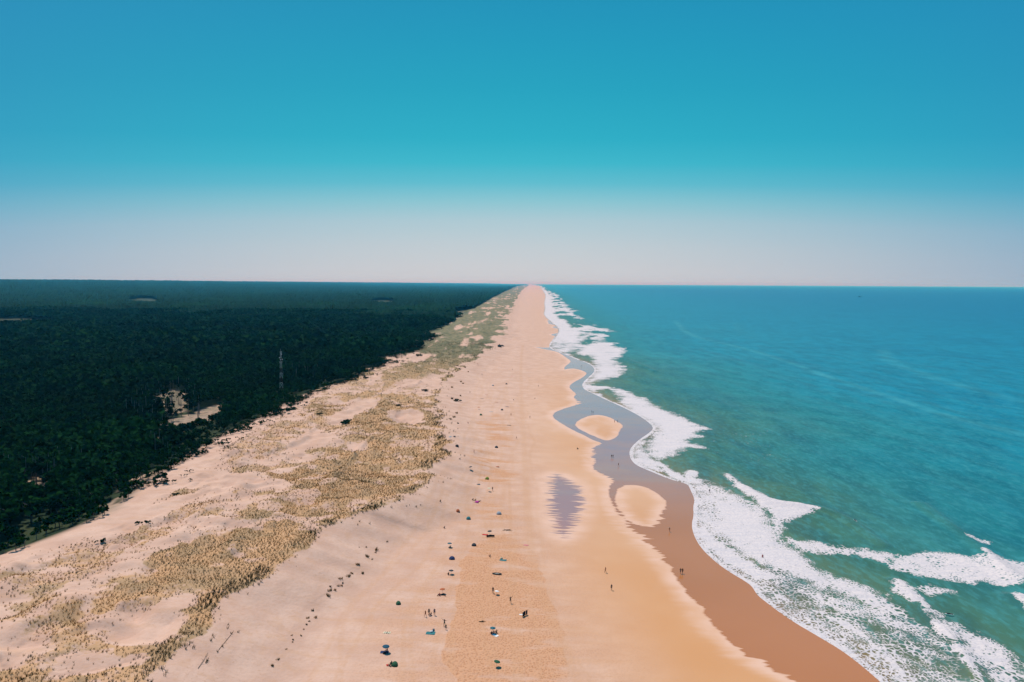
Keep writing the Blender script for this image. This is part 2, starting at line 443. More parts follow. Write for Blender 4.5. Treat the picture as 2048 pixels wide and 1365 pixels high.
# trampled, damp-turned sand
cell = g.vor(g.vmul(pos, (1.0, .8, 1)), 1.9, 'F1')
nY = g.noise(g.vmul(pos, (.07, .22, 1)), 1.0, 3, .6)
tr = g.mth('MULTIPLY', tramp, g.ss(nY, .30, .62, .45, 1.5), True)
trc = g.mix(g.ss(g.mth('ADD', cell, g.mth('MULTIPLY', nF, .3)), .25, .75), (.42, .195, .100), (.545, .285, .165))
col = g.mix(g.ss(tr, .02, .85), col, trc)
col = g.mix(g.mth('MULTIPLY', trk, g.ss(nF, .3, .6, .35, .8)), col, (.50, .27, .15))
# wet film and its pale rims
wn = g.mth('ADD', wet, g.mth('MULTIPLY', g.mth('MULTIPLY', g.mth('SUBTRACT', nX, .5), 18.0), stk))
wn = g.mth('ADD', wn, g.mth('MULTIPLY', g.mth('SUBTRACT', nM, .5), 1.6))
wm = g.ss(wn, -.5, .5)
rim = g.ss(wn, -7.5, -.3)
nP = g.noise(g.vmul(pos, (.05, .85, 1)), 1.0, 2)
pm = g.ss(g.mth('ADD', g.mth('MULTIPLY', pool, .055), nP), .50, .60)
pr = g.ss(pool, -9, -1)
col = g.mix(g.mth('MULTIPLY', g.mth('MAXIMUM', rim, g.mth('MULTIPLY', pr, g.ss(nX, .25, .6, .5, 1.0))), g.ss(nM, .3, .7, .45, .8)), col, (.68, .44, .34))
wetm = g.mth('MAXIMUM', wm, g.mth('MULTIPLY', pm, g.ss(pool, -5, 0)))
wcol = g.mix(g.ss(nL, .35, .65), (.42, .150, .040), (.45, .165, .050))
wcol = g.mix(g.attr('lagoon'), wcol, g.mix(g.ss(g.noise(g.vmul(pos, (.02, .06, 1)), 1.0, 4, .6), .38, .62), (.335, .195, .195), (.385, .205, .178)))  # lavender cast of reflected sky put into the wet film's colour
col = g.mix(wetm, col, wcol)
# vegetation on the ground itself
gm = g.mth('ADD', grass, g.mth('MULTIPLY', g.mth('SUBTRACT', nM, .5), .5))
gm = g.mth('ADD', gm, g.mth('MULTIPLY', g.mth('SUBTRACT', g.noise(pos, .7, 4, .7), .5), .9))
gcol = g.mix(g.ss(g.noise(pos, .09, 3), .42, .62), (.47, .252, .092), (.29, .178, .060))
gcol = g.mix(g.attr('fargrass'), gcol, g.mix(g.ss(nM, .4, .6), (.085, .105, .050), (.175, .155, .080)))
col = g.mix(g.mth('MULTIPLY', g.ss(gm, .38, .66), g.mth('ADD', .64, g.mth('MULTIPLY', g.attr('fargrass'), .24))), col, gcol)
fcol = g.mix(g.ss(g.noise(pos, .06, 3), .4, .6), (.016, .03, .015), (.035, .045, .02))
col = g.mix(g.mth('MULTIPLY', g.attr('clear'), g.ss(nF, .2, .7, .95, .55)), col, g.mix(g.ss(nM, .4, .6), (.15, .135, .085), (.075, .09, .05)))
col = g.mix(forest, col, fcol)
hgt = g.mth('ADD', g.mth('MULTIPLY', nF, .6), g.mth('MULTIPLY', nM, 1.2))
hgt = g.mth('ADD', hgt, g.mth('MULTIPLY', g.mth('MULTIPLY', tr, cell), .7))
rough = g.mixf(wetm, .95, .14)
bs = g.mixf(wetm, .55, .0)
bs = g.mth('MULTIPLY', bs, g.ss(damp, 0, 1, 1.0, .25))
g.bsdf(col, rough, g.mixf(wetm, .08, .80), g.bump(hgt, bs, .35))
M_SAND = g.m

X, Y, F = sheet(-420, 1830, 1.8)
Z = height(X, Y)
kk, bb, tt_ = K_x(Y), B_x(Y), T_x(Y)
a_wet = sdf(X, Y, WETP)
a_wet = np.minimum(a_wet, -sdf(X, Y, ISA)); a_wet = np.minimum(a_wet, -sdf(X, Y, ISB))
# far down the coast the wet band is a narrow ribbon along the water
ribbon = (X - S_x(Y)) - 4 + (fbm(Y / 140, Y * 0, 61) - .60) * 60
a_wet = np.where(Y > 1000, np.maximum(a_wet, np.clip(ribbon, -60, 60)), a_wet)
spots = [((1187, 910), 26, .8), ((1290, 1068), 30, 1.0), ((1540, 1330), 45, .7), ((1160, 805), 16, .8), ((1215, 957), 20, .5)]
a_stk = np.full(X.shape, .04, np.float32)
for (su, sv), sr, sa in spots:
    q = P(su, sv, .6); a_stk = np.maximum(a_stk, sa * np.exp(-(((X - q[0]) ** 2 + (Y - q[1]) ** 2) / (sr * .9) ** 2)))
a_damp = sstep(X - D_x(Y) - (fbm(X / 30, Y / 50, 71) - .5) * 14, -22, 26) * (1 - .85 * sstep(Y, 360, 850))
TR = wpoly([(918, 1128), (922, 1150), (912, 1180), (906, 1220), (890, 1272), (872, 1322), (902, 1345), (918, 1372), (940, 1460), (1130, 1460), (1150, 1340), (1120, 1240), (1090, 1150), (1060, 1080), (960, 1080)], 2.5)
TR2 = wpoly([(925, 1100), (935, 1000), (940, 900), (955, 830), (1020, 830), (1040, 930), (1050, 1050), (1065, 1140)], 2.5)
sT, sT2 = sdf(X, Y, TR), sdf(X, Y, TR2)
in_x = P(905, 1220, 2.5)[0]
sT = sT + 4.0 * (fbm(Y / 7, X / 9, 70, 3) - .5)
a_tr = sstep(sT, -.7, .7) * np.clip(1.0 - .0065 * (X - in_x), .45, 1) * (1 - sstep(X - in_x + 46 * (fbm(X / 34, Y / 6, 66, 3) - .5) + 14 * (fbm(X / 8, Y / 5, 69) - .5), 8, 56)) * (1 - .75 * sstep(Y + 20 * (fbm(X / 9, Y / 5, 65) - .5), 200, 262)) * (1 - sstep(sT + 30, 30, 31) * 0) * sstep(sT, -.5, .5)
a_tr = np.maximum(a_tr, (.16 + .50 * sstep(fbm(X / 26, Y / 7, 67, 3), .46, .62)) * sstep(sT2 + 10 * (fbm(X / 9, Y / 9, 68) - .5), -8, 12))
a_tr = np.maximum(a_tr, .34 * sstep(X, T_x(Y) - 5, T_x(Y) + 35) * (1 - .8 * a_damp) * (1 - sstep(Y, 190, 480)))
a_trk = np.zeros(X.shape, np.float32)
for ln, wd, st in ([[(985, 1110), (975, 1060), (960, 1030), (985, 960), (975, 900)], .5, .5], [[(935, 1092), (932, 1060), (950, 1010), (965, 930)], .5, .5],
                   [[(1030, 1365), (1025, 1250), (1020, 1150), (1022, 1060), (1018, 960)], .6, .5], [[(1043, 1365), (1036, 1250), (1030, 1150), (1031, 1060)], .6, .45],
                   [[(1160, 1365), (1105, 1240), (1068, 1130), (1058, 1060), (1052, 960), (1046, 860), (1042, 780), (1042, 720), (1046, 690)], 1.6, .45]):
    q = np.array([P(u, v, 2.5)[:2] for u, v in chaikin(ln)])
    a_trk = np.maximum(a_trk, st * (1 - sstep(ldist(X, Y, q, 12), wd * .4, wd * 1.5)))
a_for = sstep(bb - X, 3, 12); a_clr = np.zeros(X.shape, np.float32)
for k in range(11):      # wandering foot and wheel tracks along the beach
    fr = (.12, .2, .27, .36, .42, .5, .55, .63, .7, .8, .9)[k]
    xl = T_x(Y) + (D_x(Y) - T_x(Y)) * fr + 16 * (fbm(Y / 60, Y * 0 + k * 3.3, 200 + k, 2) - .5)
    a_trk = np.maximum(a_trk, (.20 + .25 * fbm(Y / 30, Y * 0 + k, 230 + k)) * (1 - sstep(np.abs(X - xl), .25, .8 + Y / 600)) * (1 - sstep(Y, 500, 900)))
a_opn = np.zeros(X.shape, np.float32)
for p, w in zip(CLEAR, CLEAR_OPEN):
    d = sdf(X, Y, p, 40) + 10 * (fbm(X / 8, Y / 8, 63) - .5)
    a_clr = np.maximum(a_clr, sstep(d, -3, 6)); a_opn = np.maximum(a_opn, w * sstep(d, -3, 3))
a_for = a_for * (1 - a_opn)
a_for = np.where(a_for > .98, 1, a_for)
a_pool = np.clip(sdf(X, Y, POOLP), -30, 30)
a_gr = grass_density(X, Y, kk, bb, tt_)
terrain = mesh_np('ground', np.column_stack([X.ravel(), Y.ravel(), Z.ravel()]), F, M_SAND,
                  dict(wet=a_wet, damp=a_damp, grass=a_gr, forest=a_for, tramp=a_tr, clear=a_clr, lowdamp=1 - sstep(Y, 165, 270), lagoon=np.maximum(sstep(Y, 240, 400), .85 * sstep(a_pool, -12, -2)), pool=a_pool, streak=a_stk, track=a_trk, fargrass=sstep(Y, 420, 900)))
tag(terrain, kind='structure')

# ------------------------------------------------------------------ sea
g = G('sea_water')
pos = g.pos
off, foam, lane = g.attr('off'), g.attr('foam'), g.attr('lane')
lg = g.mth('LOGARITHM', g.mth('ADD', g.mth('MAXIMUM', off, 0.0), 1.0), 10.0)     # 0..4
lgn = g.mth('DIVIDE', lg, 4.0)
big = g.noise(g.vmul(pos, (.006, .0025, 1)), 1.0, 3)
lgn = g.mth('ADD', lgn, g.mth('MULTIPLY', g.mth('SUBTRACT', big, .5), .10))
wc = g.ramp(lgn, [(0.0, (.30, .15, .065)), (.18, (.22, .15, .065)), (.30, (.13, .15, .08)), (.42, (.055, .140, .090)), (.52, (.018, .172, .185)),
                  (.60, (.008, .190, .265)), (.70, (.003, .175, .275)), (.82, (.002, .128, .25)), (1.0, (.003, .105, .22))])
wc = g.mix(g.mth('MULTIPLY', lane, g.ss(g.noise(pos, .035, 4, .7), .35, .65, .25, .8)), wc, (.06, .30, .34))
chop = g.noise(g.vmul(pos, (1.0, .42, 1)), .45, 4, .62)
chop2 = g.noise(g.vmul(pos, (1.0, .35, 1)), .085, 3, .55)
wc = g.mix(g.ss(chop2, .38, .66, 0, .60), wc, g.mix(.55, wc, (.004, .05, .065)))  # from here on, light and shade of the waves mixed into the water colour
sw2 = g.noise(g.vmul(pos, (.045, .016, 1)), 1.0, 4, .6)
wc = g.mix(g.ss(sw2, .48, .66, 0, .45), wc, g.mix(.5, wc, (.004, .06, .09)))
wc = g.mix(g.ss(chop, .45, .66, 0, .6), wc, g.mix(.4, wc, (.08, .33, .34)))
sw3 = g.noise(g.vmul(pos, (.010, .0055, 1)), 1.0, 5, .68)
wc = g.mix(g.ss(sw3, .45, .62, 0, .4), wc, g.mix(.45, wc, (.003, .065, .12)))
wc = g.mix(g.ss(g.noise(g.vmul(pos, (.16, .05, 1)), 1.0, 4, .7), .52, .66, 0, .40), wc, g.mix(.35, wc, (.05, .32, .36)))
n1 = g.noise(g.vmul(pos, (1.15, 1.0, 1)), 1.0, 4, .65, .5)
n2 = g.noise(g.vmul(pos, (.15, .22, 1)), 1.0, 3, .6, .6)
wn_ = g.n('ShaderNodeTexNoise'); g.put(wn_.inputs['Vector'], pos); wn_.inputs['Scale'].default_value = .55
v1 = g.vor(g.vadd(g.vmul(pos, (.74, .58, 1)), wn_.outputs['Color']), 1.0, 'DISTANCE_TO_EDGE')
v2 = g.vor(g.vadd(g.vmul(pos, (1.25, 1.0, 1)), wn_.outputs['Color']), 1.0, 'DISTANCE_TO_EDGE')
lace = g.mixf(g.ss(g.noise(pos, .12, 3), .38, .60), g.ss(v1, .02, .36, 1.0, 0.0), g.ss(v2, .02, .40, 1.0, 0.0))
edge = g.mth('MULTIPLY', g.mth('MULTIPLY', foam, g.mth('SUBTRACT', 1.15, foam)), 3.0)
n3 = g.noise(g.vmul(pos, (.05, .42, 1)), 1.0, 3, .6)
n4 = g.noise(g.vmul(pos, (.035, .055, 1)), 1.0, 4, .65)
fa = g.attr('faraway')
n5 = g.noise(g.vmul(pos, (.11, .075, 1)), 1.0, 3, .6, 1.0)
f = g.mth('ADD', foam, g.mth('MULTIPLY', g.mth('SUBTRACT', n1, .5), .55))
f = g.mth('ADD', f, g.mth('MULTIPLY', g.mth('MULTIPLY', g.mth('SUBTRACT', n3, .5), 1.1), g.mth('MULTIPLY', edge, fa)))
f = g.mth('ADD', f, g.mth('MULTIPLY', g.mth('SUBTRACT', n2, .5), .55))
f = g.mth('ADD', f, g.mth('MULTIPLY', g.mth('SUBTRACT', n5, .53), 1.15))
f = g.mth('ADD', f, g.mth('MULTIPLY', g.mth('SUBTRACT', lace, .42), .62))
f = g.mth('ADD', f, g.mth('MULTIPLY', g.mth('MULTIPLY', g.mth('SUBTRACT', n4, .5), 2.2), g.mth('MULTIPLY', g.attr('faraway'), g.mth('ADD', .15, edge))))
f = g.mth('MULTIPLY', f, g.ss(foam, .02, .2))
flk = g.mth('MULTIPLY', g.ss(g.noise(g.vmul(pos, (1.0, .6, 1)), .9, 2), .60, .70), g.ss(n4, .42, .58))  # foam-white flecks, most of them painted sun glitter
f = g.mth('MAXIMUM', f, g.mth('MULTIPLY', flk, g.attr('fleck')))
fm = g.ss(f, .36, .72)
fcol = g.mix(g.ss(n1, .3, .62), (.50, .45, .47), (.64, .555, .535))
fcol = g.mix(g.ss(n3, .35, .6, .35, 0), fcol, (.47, .44, .47))
col = g.mix(fm, wc, fcol)
hh = g.mth('ADD', g.mth('MULTIPLY', chop, .35), g.mth('MULTIPLY', chop2, 1.6))
hh = g.mth('ADD', hh, g.mth('MULTIPLY', fm, g.mth('ADD', .15, g.mth('MULTIPLY', n1, .5))))
g.bsdf(col, g.mixf(fm, .35, .9), g.mixf(fm, .11, .05), g.bump(hh, .6, .6), 1.33)
M_SEA = g.m

FOAM = [  # (density, feather outward, feather inward, outline)
    (.90, 5, 6, [(1150, 702), (1172, 690), (1190, 684), (1238, 685), (1222, 692), (1248, 698), (1252, 703), (1240, 712), (1228, 720), (1238, 728), (1250, 735), (1252, 742), (1240, 748), (1225, 756), (1180, 766), (1166, 772), (1161, 771), (1175, 757), (1192, 744), (1186, 736), (1190, 724), (1184, 710), (1160, 712)]),
    (.66, 7, 5, [(1098, 692), (1120, 684), (1150, 676), (1180, 668), (1172, 678), (1150, 690), (1190, 690), (1150, 700), (1130, 708), (1150, 714), (1120, 706)]),
    (.98, 3, 5, [(1160, 770), (1168, 766), (1185, 771), (1212, 773), (1240, 777), (1262, 785), (1290, 798), (1316, 812), (1345, 828), (1372, 838), (1405, 852), (1416, 862), (1392, 866), (1406, 872), (1372, 882), (1404, 890), (1420, 900), (1388, 896), (1366, 902), (1344, 914), (1318, 922), (1302, 914), (1287, 900), (1290, 886), (1308, 864), (1310, 854), (1290, 840), (1264, 824), (1240, 806), (1236, 790), (1222, 780), (1196, 780), (1205, 792), (1222, 812), (1214, 806), (1190, 790), (1168, 780)]),
    (.66, 2, 2, [(1260, 905), (1266, 893), (1282, 880), (1300, 870), (1290, 886), (1287, 900), (1302, 914), (1318, 926), (1330, 944), (1310, 944), (1276, 931), (1264, 920)]),
    (1.0, 1.5, 1.5, [(1310, 922), (1322, 922), (1345, 940), (1372, 958), (1372, 945), (1378, 938), (1400, 944), (1385, 956), (1410, 960), (1400, 968), (1380, 966), (1342, 956)]),
    (.74, 2, 3, [(1378, 968), (1400, 962), (1450, 975), (1500, 1000), (1540, 1020), (1560, 1060), (1480, 1060), (1400, 1060), (1386, 1040), (1390, 1005), (1384, 985)]),
    (1.1, 1.5, 2, [(1448, 950), (1456, 946), (1468, 962), (1492, 974), (1520, 986), (1540, 998), (1580, 1004), (1615, 1010), (1656, 1022), (1612, 1028), (1584, 1036), (1562, 1052), (1560, 1075), (1545, 1060), (1540, 1035), (1524, 1012), (1495, 990), (1468, 972)]),
    (.98, 3, 4, [(1405, 1012), (1428, 998), (1480, 1000), (1530, 1014), (1548, 1044), (1566, 1075), (1604, 1108), (1634, 1132), (1655, 1152), (1700, 1160), (1744, 1176), (1784, 1200), (1815, 1226), (1792, 1236), (1750, 1216), (1700, 1190), (1650, 1178), (1600, 1160), (1550, 1142), (1516, 1130), (1470, 1100), (1430, 1075), (1408, 1045)]),
    (1.05, 1.5, 2, [(1388, 1060), (1405, 1048), (1440, 1080), (1500, 1120), (1560, 1150), (1540, 1165), (1490, 1150), (1440, 1120), (1405, 1088)]),
    (.88, 2, 2, [(1562, 1068), (1605, 1078), (1680, 1091), (1770, 1104), (1792, 1112), (1776, 1126), (1700, 1106), (1640, 1104), (1604, 1104), (1580, 1094)]),
    (.78, 2, 3, [(1778, 1130), (1786, 1108), (1830, 1104), (1900, 1107), (1968, 1110), (2060, 1124), (2200, 1150), (2200, 1190), (2060, 1172), (1990, 1168), (1900, 1160), (1815, 1148)]),
    (1.1, 1.2, 1.5, [(1963, 1106), (1972, 1098), (1984, 1112), (2004, 1122), (2015, 1126), (1998, 1128), (2012, 1140), (2036, 1158), (2060, 1172), (2000, 1150), (1972, 1124)]),
    (.85, 1, 1.5, [(1930, 1072), (1936, 1070), (1960, 1080), (1986, 1080), (1978, 1087), (1952, 1087)]),
    (1.1, 1.2, 1.5, [(1785, 1160), (1796, 1154), (1816, 1164), (1832, 1180), (1844, 1196), (1846, 1206), (1824, 1206), (1806, 1192), (1788, 1174)]),
    (.70, 2, 3, [(1822, 1166), (1870, 1168), (1912, 1178), (1900, 1190), (1850, 1194)]),
    (1.1, 1.2, 1.5, [(1836, 1204), (1848, 1206), (1866, 1236), (1900, 1262), (1926, 1290), (1944, 1320), (1964, 1350), (1990, 1400), (1968, 1400), (1944, 1352), (1916, 1310), (1888, 1274), (1856, 1244)]),
    (.82, 2, 3, [(1858, 1222), (1900, 1236), (1984, 1276), (2036, 1312), (2060, 1345), (2080, 1420), (1990, 1400), (1960, 1350), (1926, 1300), (1890, 1262)]),
    (1.1, 1.5, 1.5, [(2022, 1194), (2040, 1184), (2075, 1200), (2120, 1240), (2060, 1222)]),
    (.54, 2, 3, [(1560, 1160), (1640, 1180), (1720, 1200), (1790, 1236), (1850, 1240), (1880, 1268), (1840, 1270), (1780, 1262), (1700, 1235), (1620, 1210)]),
    (.46, 3, 4, [(1780, 1262), (1850, 1262), (1900, 1290), (1930, 1340), (1950, 1400), (1860, 1400), (1820, 1340), (1780, 1300)]),
    (.95, .8, 1.5, [(1484, 1152), (1520, 1168), (1580, 1196), (1640, 1220), (1690, 1240), (1726, 1262), (1760, 1296), (1800, 1330), (1850, 1375), (1880, 1420), (1850, 1420), (1800, 1350), (1760, 1312), (1720, 1272), (1680, 1250), (1620, 1222), (1560, 1198), (1510, 1176)]),
    (.54, 1, 2, [(1508, 1178), (1560, 1206), (1640, 1244), (1700, 1276), (1740, 1310), (1690, 1296), (1640, 1268), (1580, 1236), (1530, 1204)]),
]
WASH = [(1384, 985), (1420, 968), (1470, 985), (1530, 1030), (1580, 1075), (1640, 1130), (1700, 1160), (1790, 1210), (1860, 1245), (1930, 1310), (1990, 1400),
        (1900, 1420), (1760, 1365), (1690, 1305), (1580, 1240), (1514, 1190), (1452, 1140), (1402, 1096), (1383, 1050)]
FOAM.append((.31, 3, 4, WASH))
X, Y, F = sheet(1030, 2900, 1.75)
offs = X - S_x(Y)
fo = np.zeros(X.shape, np.float32)
ragf = 5.5 * (fbm(X / 5, Y / 6, 181, 2) - .5) + 3.0 * (fbm(X / 1.9, Y / 2.2, 183, 2) - .5) + 9 * (fbm(X / 26, Y / 5, 185) - .5) * sstep(Y, 300, 500)
for dn, fout, fin, pts in FOAM:
    fo = np.maximum(fo, dn * sstep(sdf(X, Y, wpoly(pts, 0.2), 30) + ragf * min(1, fout / 2), -fout * 1.6, fin * 1.8))
# the thin white line where the swash ends, and breakers far down the coast
line_w = 0.9 + 1.6 * fbm(Y / 25, Y * 0, 81)
fo = np.maximum(fo, ((.45 + .6 * fbm(X / 6, Y / 11, 82)) * (1 - sstep(np.abs(offs - .6), line_w * .5, line_w * 1.3))) * (Y < 1200))
fo = np.maximum(fo, .42 * sstep(offs, 0, 1) * (1 - sstep(offs, 8, 22)) * (Y < 330))
brk = sstep(fbm(offs / 30 + Y / 260, Y / 95, 83, 3), .40, .50) * sstep(offs, -2, 4) * (1 - sstep(offs, 46 + 50 * fbm(Y / 160, Y * 0, 85), 78 + 60 * fbm(Y / 160, Y * 0, 85)))
fo = np.maximum(fo, (.62 + .35 * fbm(X / 25, Y / 50, 84)) * brk * sstep(Y, 1000, 1200))
bw = 22 + 44 * fbm(Y / 110, Y * 0 + 2.2, 86, 3)
fo = np.maximum(fo, .92 * sstep(offs, -1, 4) * (1 - sstep(offs, bw * .6, bw)) * sstep(Y, 1000, 1150))
# painted-in sun glitter and crest flecks, and drifting foam lanes farther out
lane_ = np.zeros(X.shape, np.float32)
for ln, wd, st in ([[(1350, 642), (1362, 655), (1372, 665), (1400, 678), (1470, 692), (1560, 718), (1650, 752), (1720, 775), (1800, 800), (1900, 836), (2060, 872)], 4.5, .85],
                   [[(1765, 700), (1775, 722), (1850, 750), (1950, 780), (2080, 812)], 6.5, .55], [[(1470, 645), (1478, 660)], 6, .4],
                   [[(1290, 705), (1380, 718), (1470, 715)], 26, .3], [[(1330, 730), (1420, 742)], 18, .3]):
    q = np.array([P(u, v, 0)[:2] for u, v in chaikin(ln)])
    lane_ = np.maximum(lane_, st * (1 - sstep(ldist(X, Y, q, 120), wd * .3, wd * (1.4 + 1.2 * fbm(X / 25, Y / 25, 87)))))
FLK = [wpoly(p, 0) for p in ([(1340, 840), (1420, 820), (1560, 860), (1640, 920), (1560, 960), (1440, 930)], [(1290, 700), (1400, 690), (1480, 720), (1400, 748), (1320, 742)],
                             [(1400, 760), (1540, 790), (1600, 840), (1480, 830)], [(1650, 1010), (1700, 1040), (1755, 1085), (1735, 1090), (1690, 1055)], [(1838, 1005), (1890, 1045), (1870, 1040)])]
fl = np.zeros(X.shape, np.float32)
for p, w in zip(FLK, (.56, .56, .50, .66, .62)): fl = np.maximum(fl, w * sstep(sdf(X, Y, p), -6, 6))
# swell and breaking crests, as heights
near = sstep(offs, 2, 40)
sw = (np.sin((X + 34 * fbm(X / 60, Y / 90, 91)) / 5.2) * .24 + np.sin((X * .93 + Y * .12) / 9.1 + 7 * fbm(X / 60, Y / 100, 93)) * .28) * (.25 + 1.1 * fbm(X / 50, Y / 70, 94)) / (1 + offs.clip(0) / 220)
Zs = near * sw * (1 - sstep(Y, 1500, 4000)) + .25 * (fbm(X / 6, Y / 12, 95) - .5) * near
Zs = Zs + .35 * sstep(fo, .7, 1.0) * near * fbm(X / 2.2, Y / 2.2, 97)
for ln, hgt_, wd in ([[(1450, 950), (1490, 978), (1535, 1002), (1600, 1012), (1655, 1022), (1700, 1045), (1760, 1090)], 1.1, 3.5],
                     [[(1840, 1008), (1890, 1045), (1935, 1075), (1970, 1105), (2010, 1140), (2060, 1172)], 1.2, 3.5],
                     [[(1785, 1160), (1830, 1190), (1850, 1225), (1900, 1270), (1940, 1330), (1975, 1400)], .9, 3],
                     [[(2022, 1194), (2080, 1225)], 1.1, 3], [[(1244, 715), (1268, 724), (1310, 742)], 1.0, 3.5], [[(1240, 700), (1262, 694)], .9, 3]):
    q = np.array([P(u, v, 0.5)[:2] for u, v in chaikin(ln)])
    dd = ldist(X, Y, q, 30)
    Zs = Zs + hgt_ * np.exp(-(dd / wd) ** 2)
Zs = np.where(offs < 0, np.minimum(Zs, 0), Zs)
keep = (offs.ravel()[F] > -6).any(1)
Fk = F[keep]
used = np.unique(Fk); rm = np.full(X.size, -1, np.int64); rm[used] = np.arange(len(used))
sea = mesh_np('sea', np.column_stack([X.ravel(), Y.ravel(), Zs.ravel()])[used], rm[Fk], M_SEA,
              dict(off=offs.ravel()[used], foam=fo.ravel()[used], lane=lane_.ravel()[used], fleck=fl.ravel()[used], faraway=(.12 + .88 * sstep(Y, 330, 620)).ravel()[used]))
tag(sea, kind='structure')

# ------------------------------------------------------------------ foliage materials
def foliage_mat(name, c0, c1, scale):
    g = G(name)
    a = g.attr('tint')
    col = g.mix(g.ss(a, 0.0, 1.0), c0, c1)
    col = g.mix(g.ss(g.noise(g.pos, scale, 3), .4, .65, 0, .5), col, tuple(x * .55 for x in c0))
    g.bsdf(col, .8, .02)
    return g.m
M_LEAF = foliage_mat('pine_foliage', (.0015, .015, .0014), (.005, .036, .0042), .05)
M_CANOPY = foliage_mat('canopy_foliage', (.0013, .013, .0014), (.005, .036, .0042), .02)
g = G('pine_bark')
g.bsdf(g.mix(g.noise(g.pos, 2.0, 3), (.11, .09, .075), (.22, .19, .165)), .9, .1)
M_BARK = g.m
M_GRASS = foliage_mat('marram_grass', (.032, .046, .012), (.47, .245, .065), .2)
M_SHRUB = foliage_mat('shrub_leaves', (.006, .024, .009), (.018, .050, .015), .6)

def rand_quads(cen, size, rng, up=0.35):
    """one square leaf clump with a random tilt at each centre"""
    n = len(cen)
    d = rng.normal(size=(n, 3)); d[:, 2] = np.abs(d[:, 2]) + up
    d /= np.linalg.norm(d, axis=1)[:, None]
    r = rng.normal(size=(n, 3)); a = np.cross(d, r); a /= np.linalg.norm(a, axis=1)[:, None]
    b = np.cross(d, a)
    s = np.asarray(size).reshape(-1, 1) * np.ones((n, 1))
    v = np.stack([cen - a * s - b * s * .7, cen + a * s - b * s * .8, cen + a * s * .8 + b * s, cen - a * s * .9 + b * s * .7], 1)
    return v.reshape(-1, 3), np.arange(n * 4).reshape(n, 4)

def crown_points(n, rng):
    """points through an uneven, flat-topped crown of unit radius and unit height"""
    k = 7
    lob = np.column_stack([rng.normal(0, .42, k), rng.normal(0, .42, k), rng.uniform(.25, .85, k)])
    lr = rng.uniform(.28, .52, k)
    i = rng.integers(0, k, n)
    d = rng.normal(size=(n, 3)); d /= np.linalg.norm(d, axis=1)[:, None]
    p = lob[i] + d * (lr[i] * rng.uniform(.55, 1.0, n) ** .5)[:, None] * np.array([1, 1, .62])
    p[:, 2] = np.clip(p[:, 2], .02, 1.05)
    return p

def forest_floor(x, y):
    return height(np.asarray(x), np.asarray(y))

# every tree spot: a jittered grid behind the dune, denser close by
def spots(y0, y1, cell):
    ys = np.arange(y0, y1, cell); xs = np.arange(-.80 * y1 - 20, -20, cell)
    gx, gy = np.meshgrid(xs, ys)
    gx = (gx + RNG.uniform(-.42, .42, gx.shape) * cell).ravel(); gy = (gy + RNG.uniform(-.42, .42, gy.shape) * cell).ravel()
    b = B_x(gy) + (fbm(gy / 11, gy * 0, 101, 3) - .62) * 22 + (fbm(gy / 34, gx / 30, 102, 2) - .52) * 34 * sstep(gy, 280, 500)
    m = (gx < b - 2.5) & (gx > -.79 * gy - 14)
    gx, gy = gx[m], gy[m]
    ok = np.ones(len(gx), bool)
    for p in CLEAR: ok &= sdf(gx, gy, p, 30) < -1.0
    ok &= ~((fbm(gx / 24, gy / 24, 103) > .72) & (RNG.random(len(gx)) < .7))
    return gx[ok], gy[ok]

near_x, near_y = spots(170, 460, 4.3)
mid_x, mid_y = spots(460, 820, 5.6)
far_x, far_y = spots(820, 1900, 8.6)
stand = lambda x, y: .5 * fbm(x / 60, y / 60, 105) + .5 * sstep(fbm(x / 110, y / 150, 106), .44, .54)          # stands of different age
hN = 5.0 + 5.5 * stand(near_x, near_y) + RNG.uniform(-.9, 1.3, len(near_x))
dB = B_x(near_y) - near_x
def lowered(x, y):      # young trees and scrub in front of the openings
    m = np.zeros(len(x), np.float32)
    for p in FRONT: m = np.maximum(m, sstep(sdf(x, y, p, 20), -3, 2))
    return 1 - .55 * m
hN = hN * (.50 + .5 * sstep(dB, 2, 34)) * lowered(near_x, near_y)
order = np.argsort(np.hypot(near_x, near_y) - 3 * hN)
vis = [i for i in order if near_x[i] > -.735 * near_y[i]]
IND = np.array(vis[:300]); indset = np.zeros(len(near_x), bool); indset[IND] = True

# individual pines nearest the camera: an Empty at the foot, trunk and crown as parts
def trunk_mesh(name, rng, bare):
    v, f = [], []
    pts = [(0, 0, -.06), (rng.normal(0, .02), rng.normal(0, .02), .45), (rng.normal(0, .04), rng.normal(0, .04), .80)]
    rad = [.036, .026, .012]
    def tube(pts, rad, n=6):
        b = len(v)
        for (x, y, z), r in zip(pts, rad):
            for k in range(n):
                v.append((x + r * math.cos(k * math.tau / n), y + r * math.sin(k * math.tau / n), z))
        for j in range(len(pts) - 1):
            for k in range(n):
                f.append((b + j * n + k, b + j * n + (k + 1) % n, b + (j + 1) * n + (k + 1) % n, b + (j + 1) * n + k))
    tube(pts, rad)
    for q in range(5):
        a = rng.uniform(0, math.tau); z = rng.uniform(.40, .72); L = rng.uniform(.16, .30)
        x0, y0 = pts[1][0], pts[1][1]
        tube([(x0, y0, z), (x0 + L * math.cos(a) * .6, y0 + L * math.sin(a) * .6, z + L * .35), (x0 + L * math.cos(a), y0 + L * math.sin(a), z + L * .6)], [.013, .009, .004], 5)
    return mesh_np(name, np.array(v), np.array(f), M_BARK, link=False)

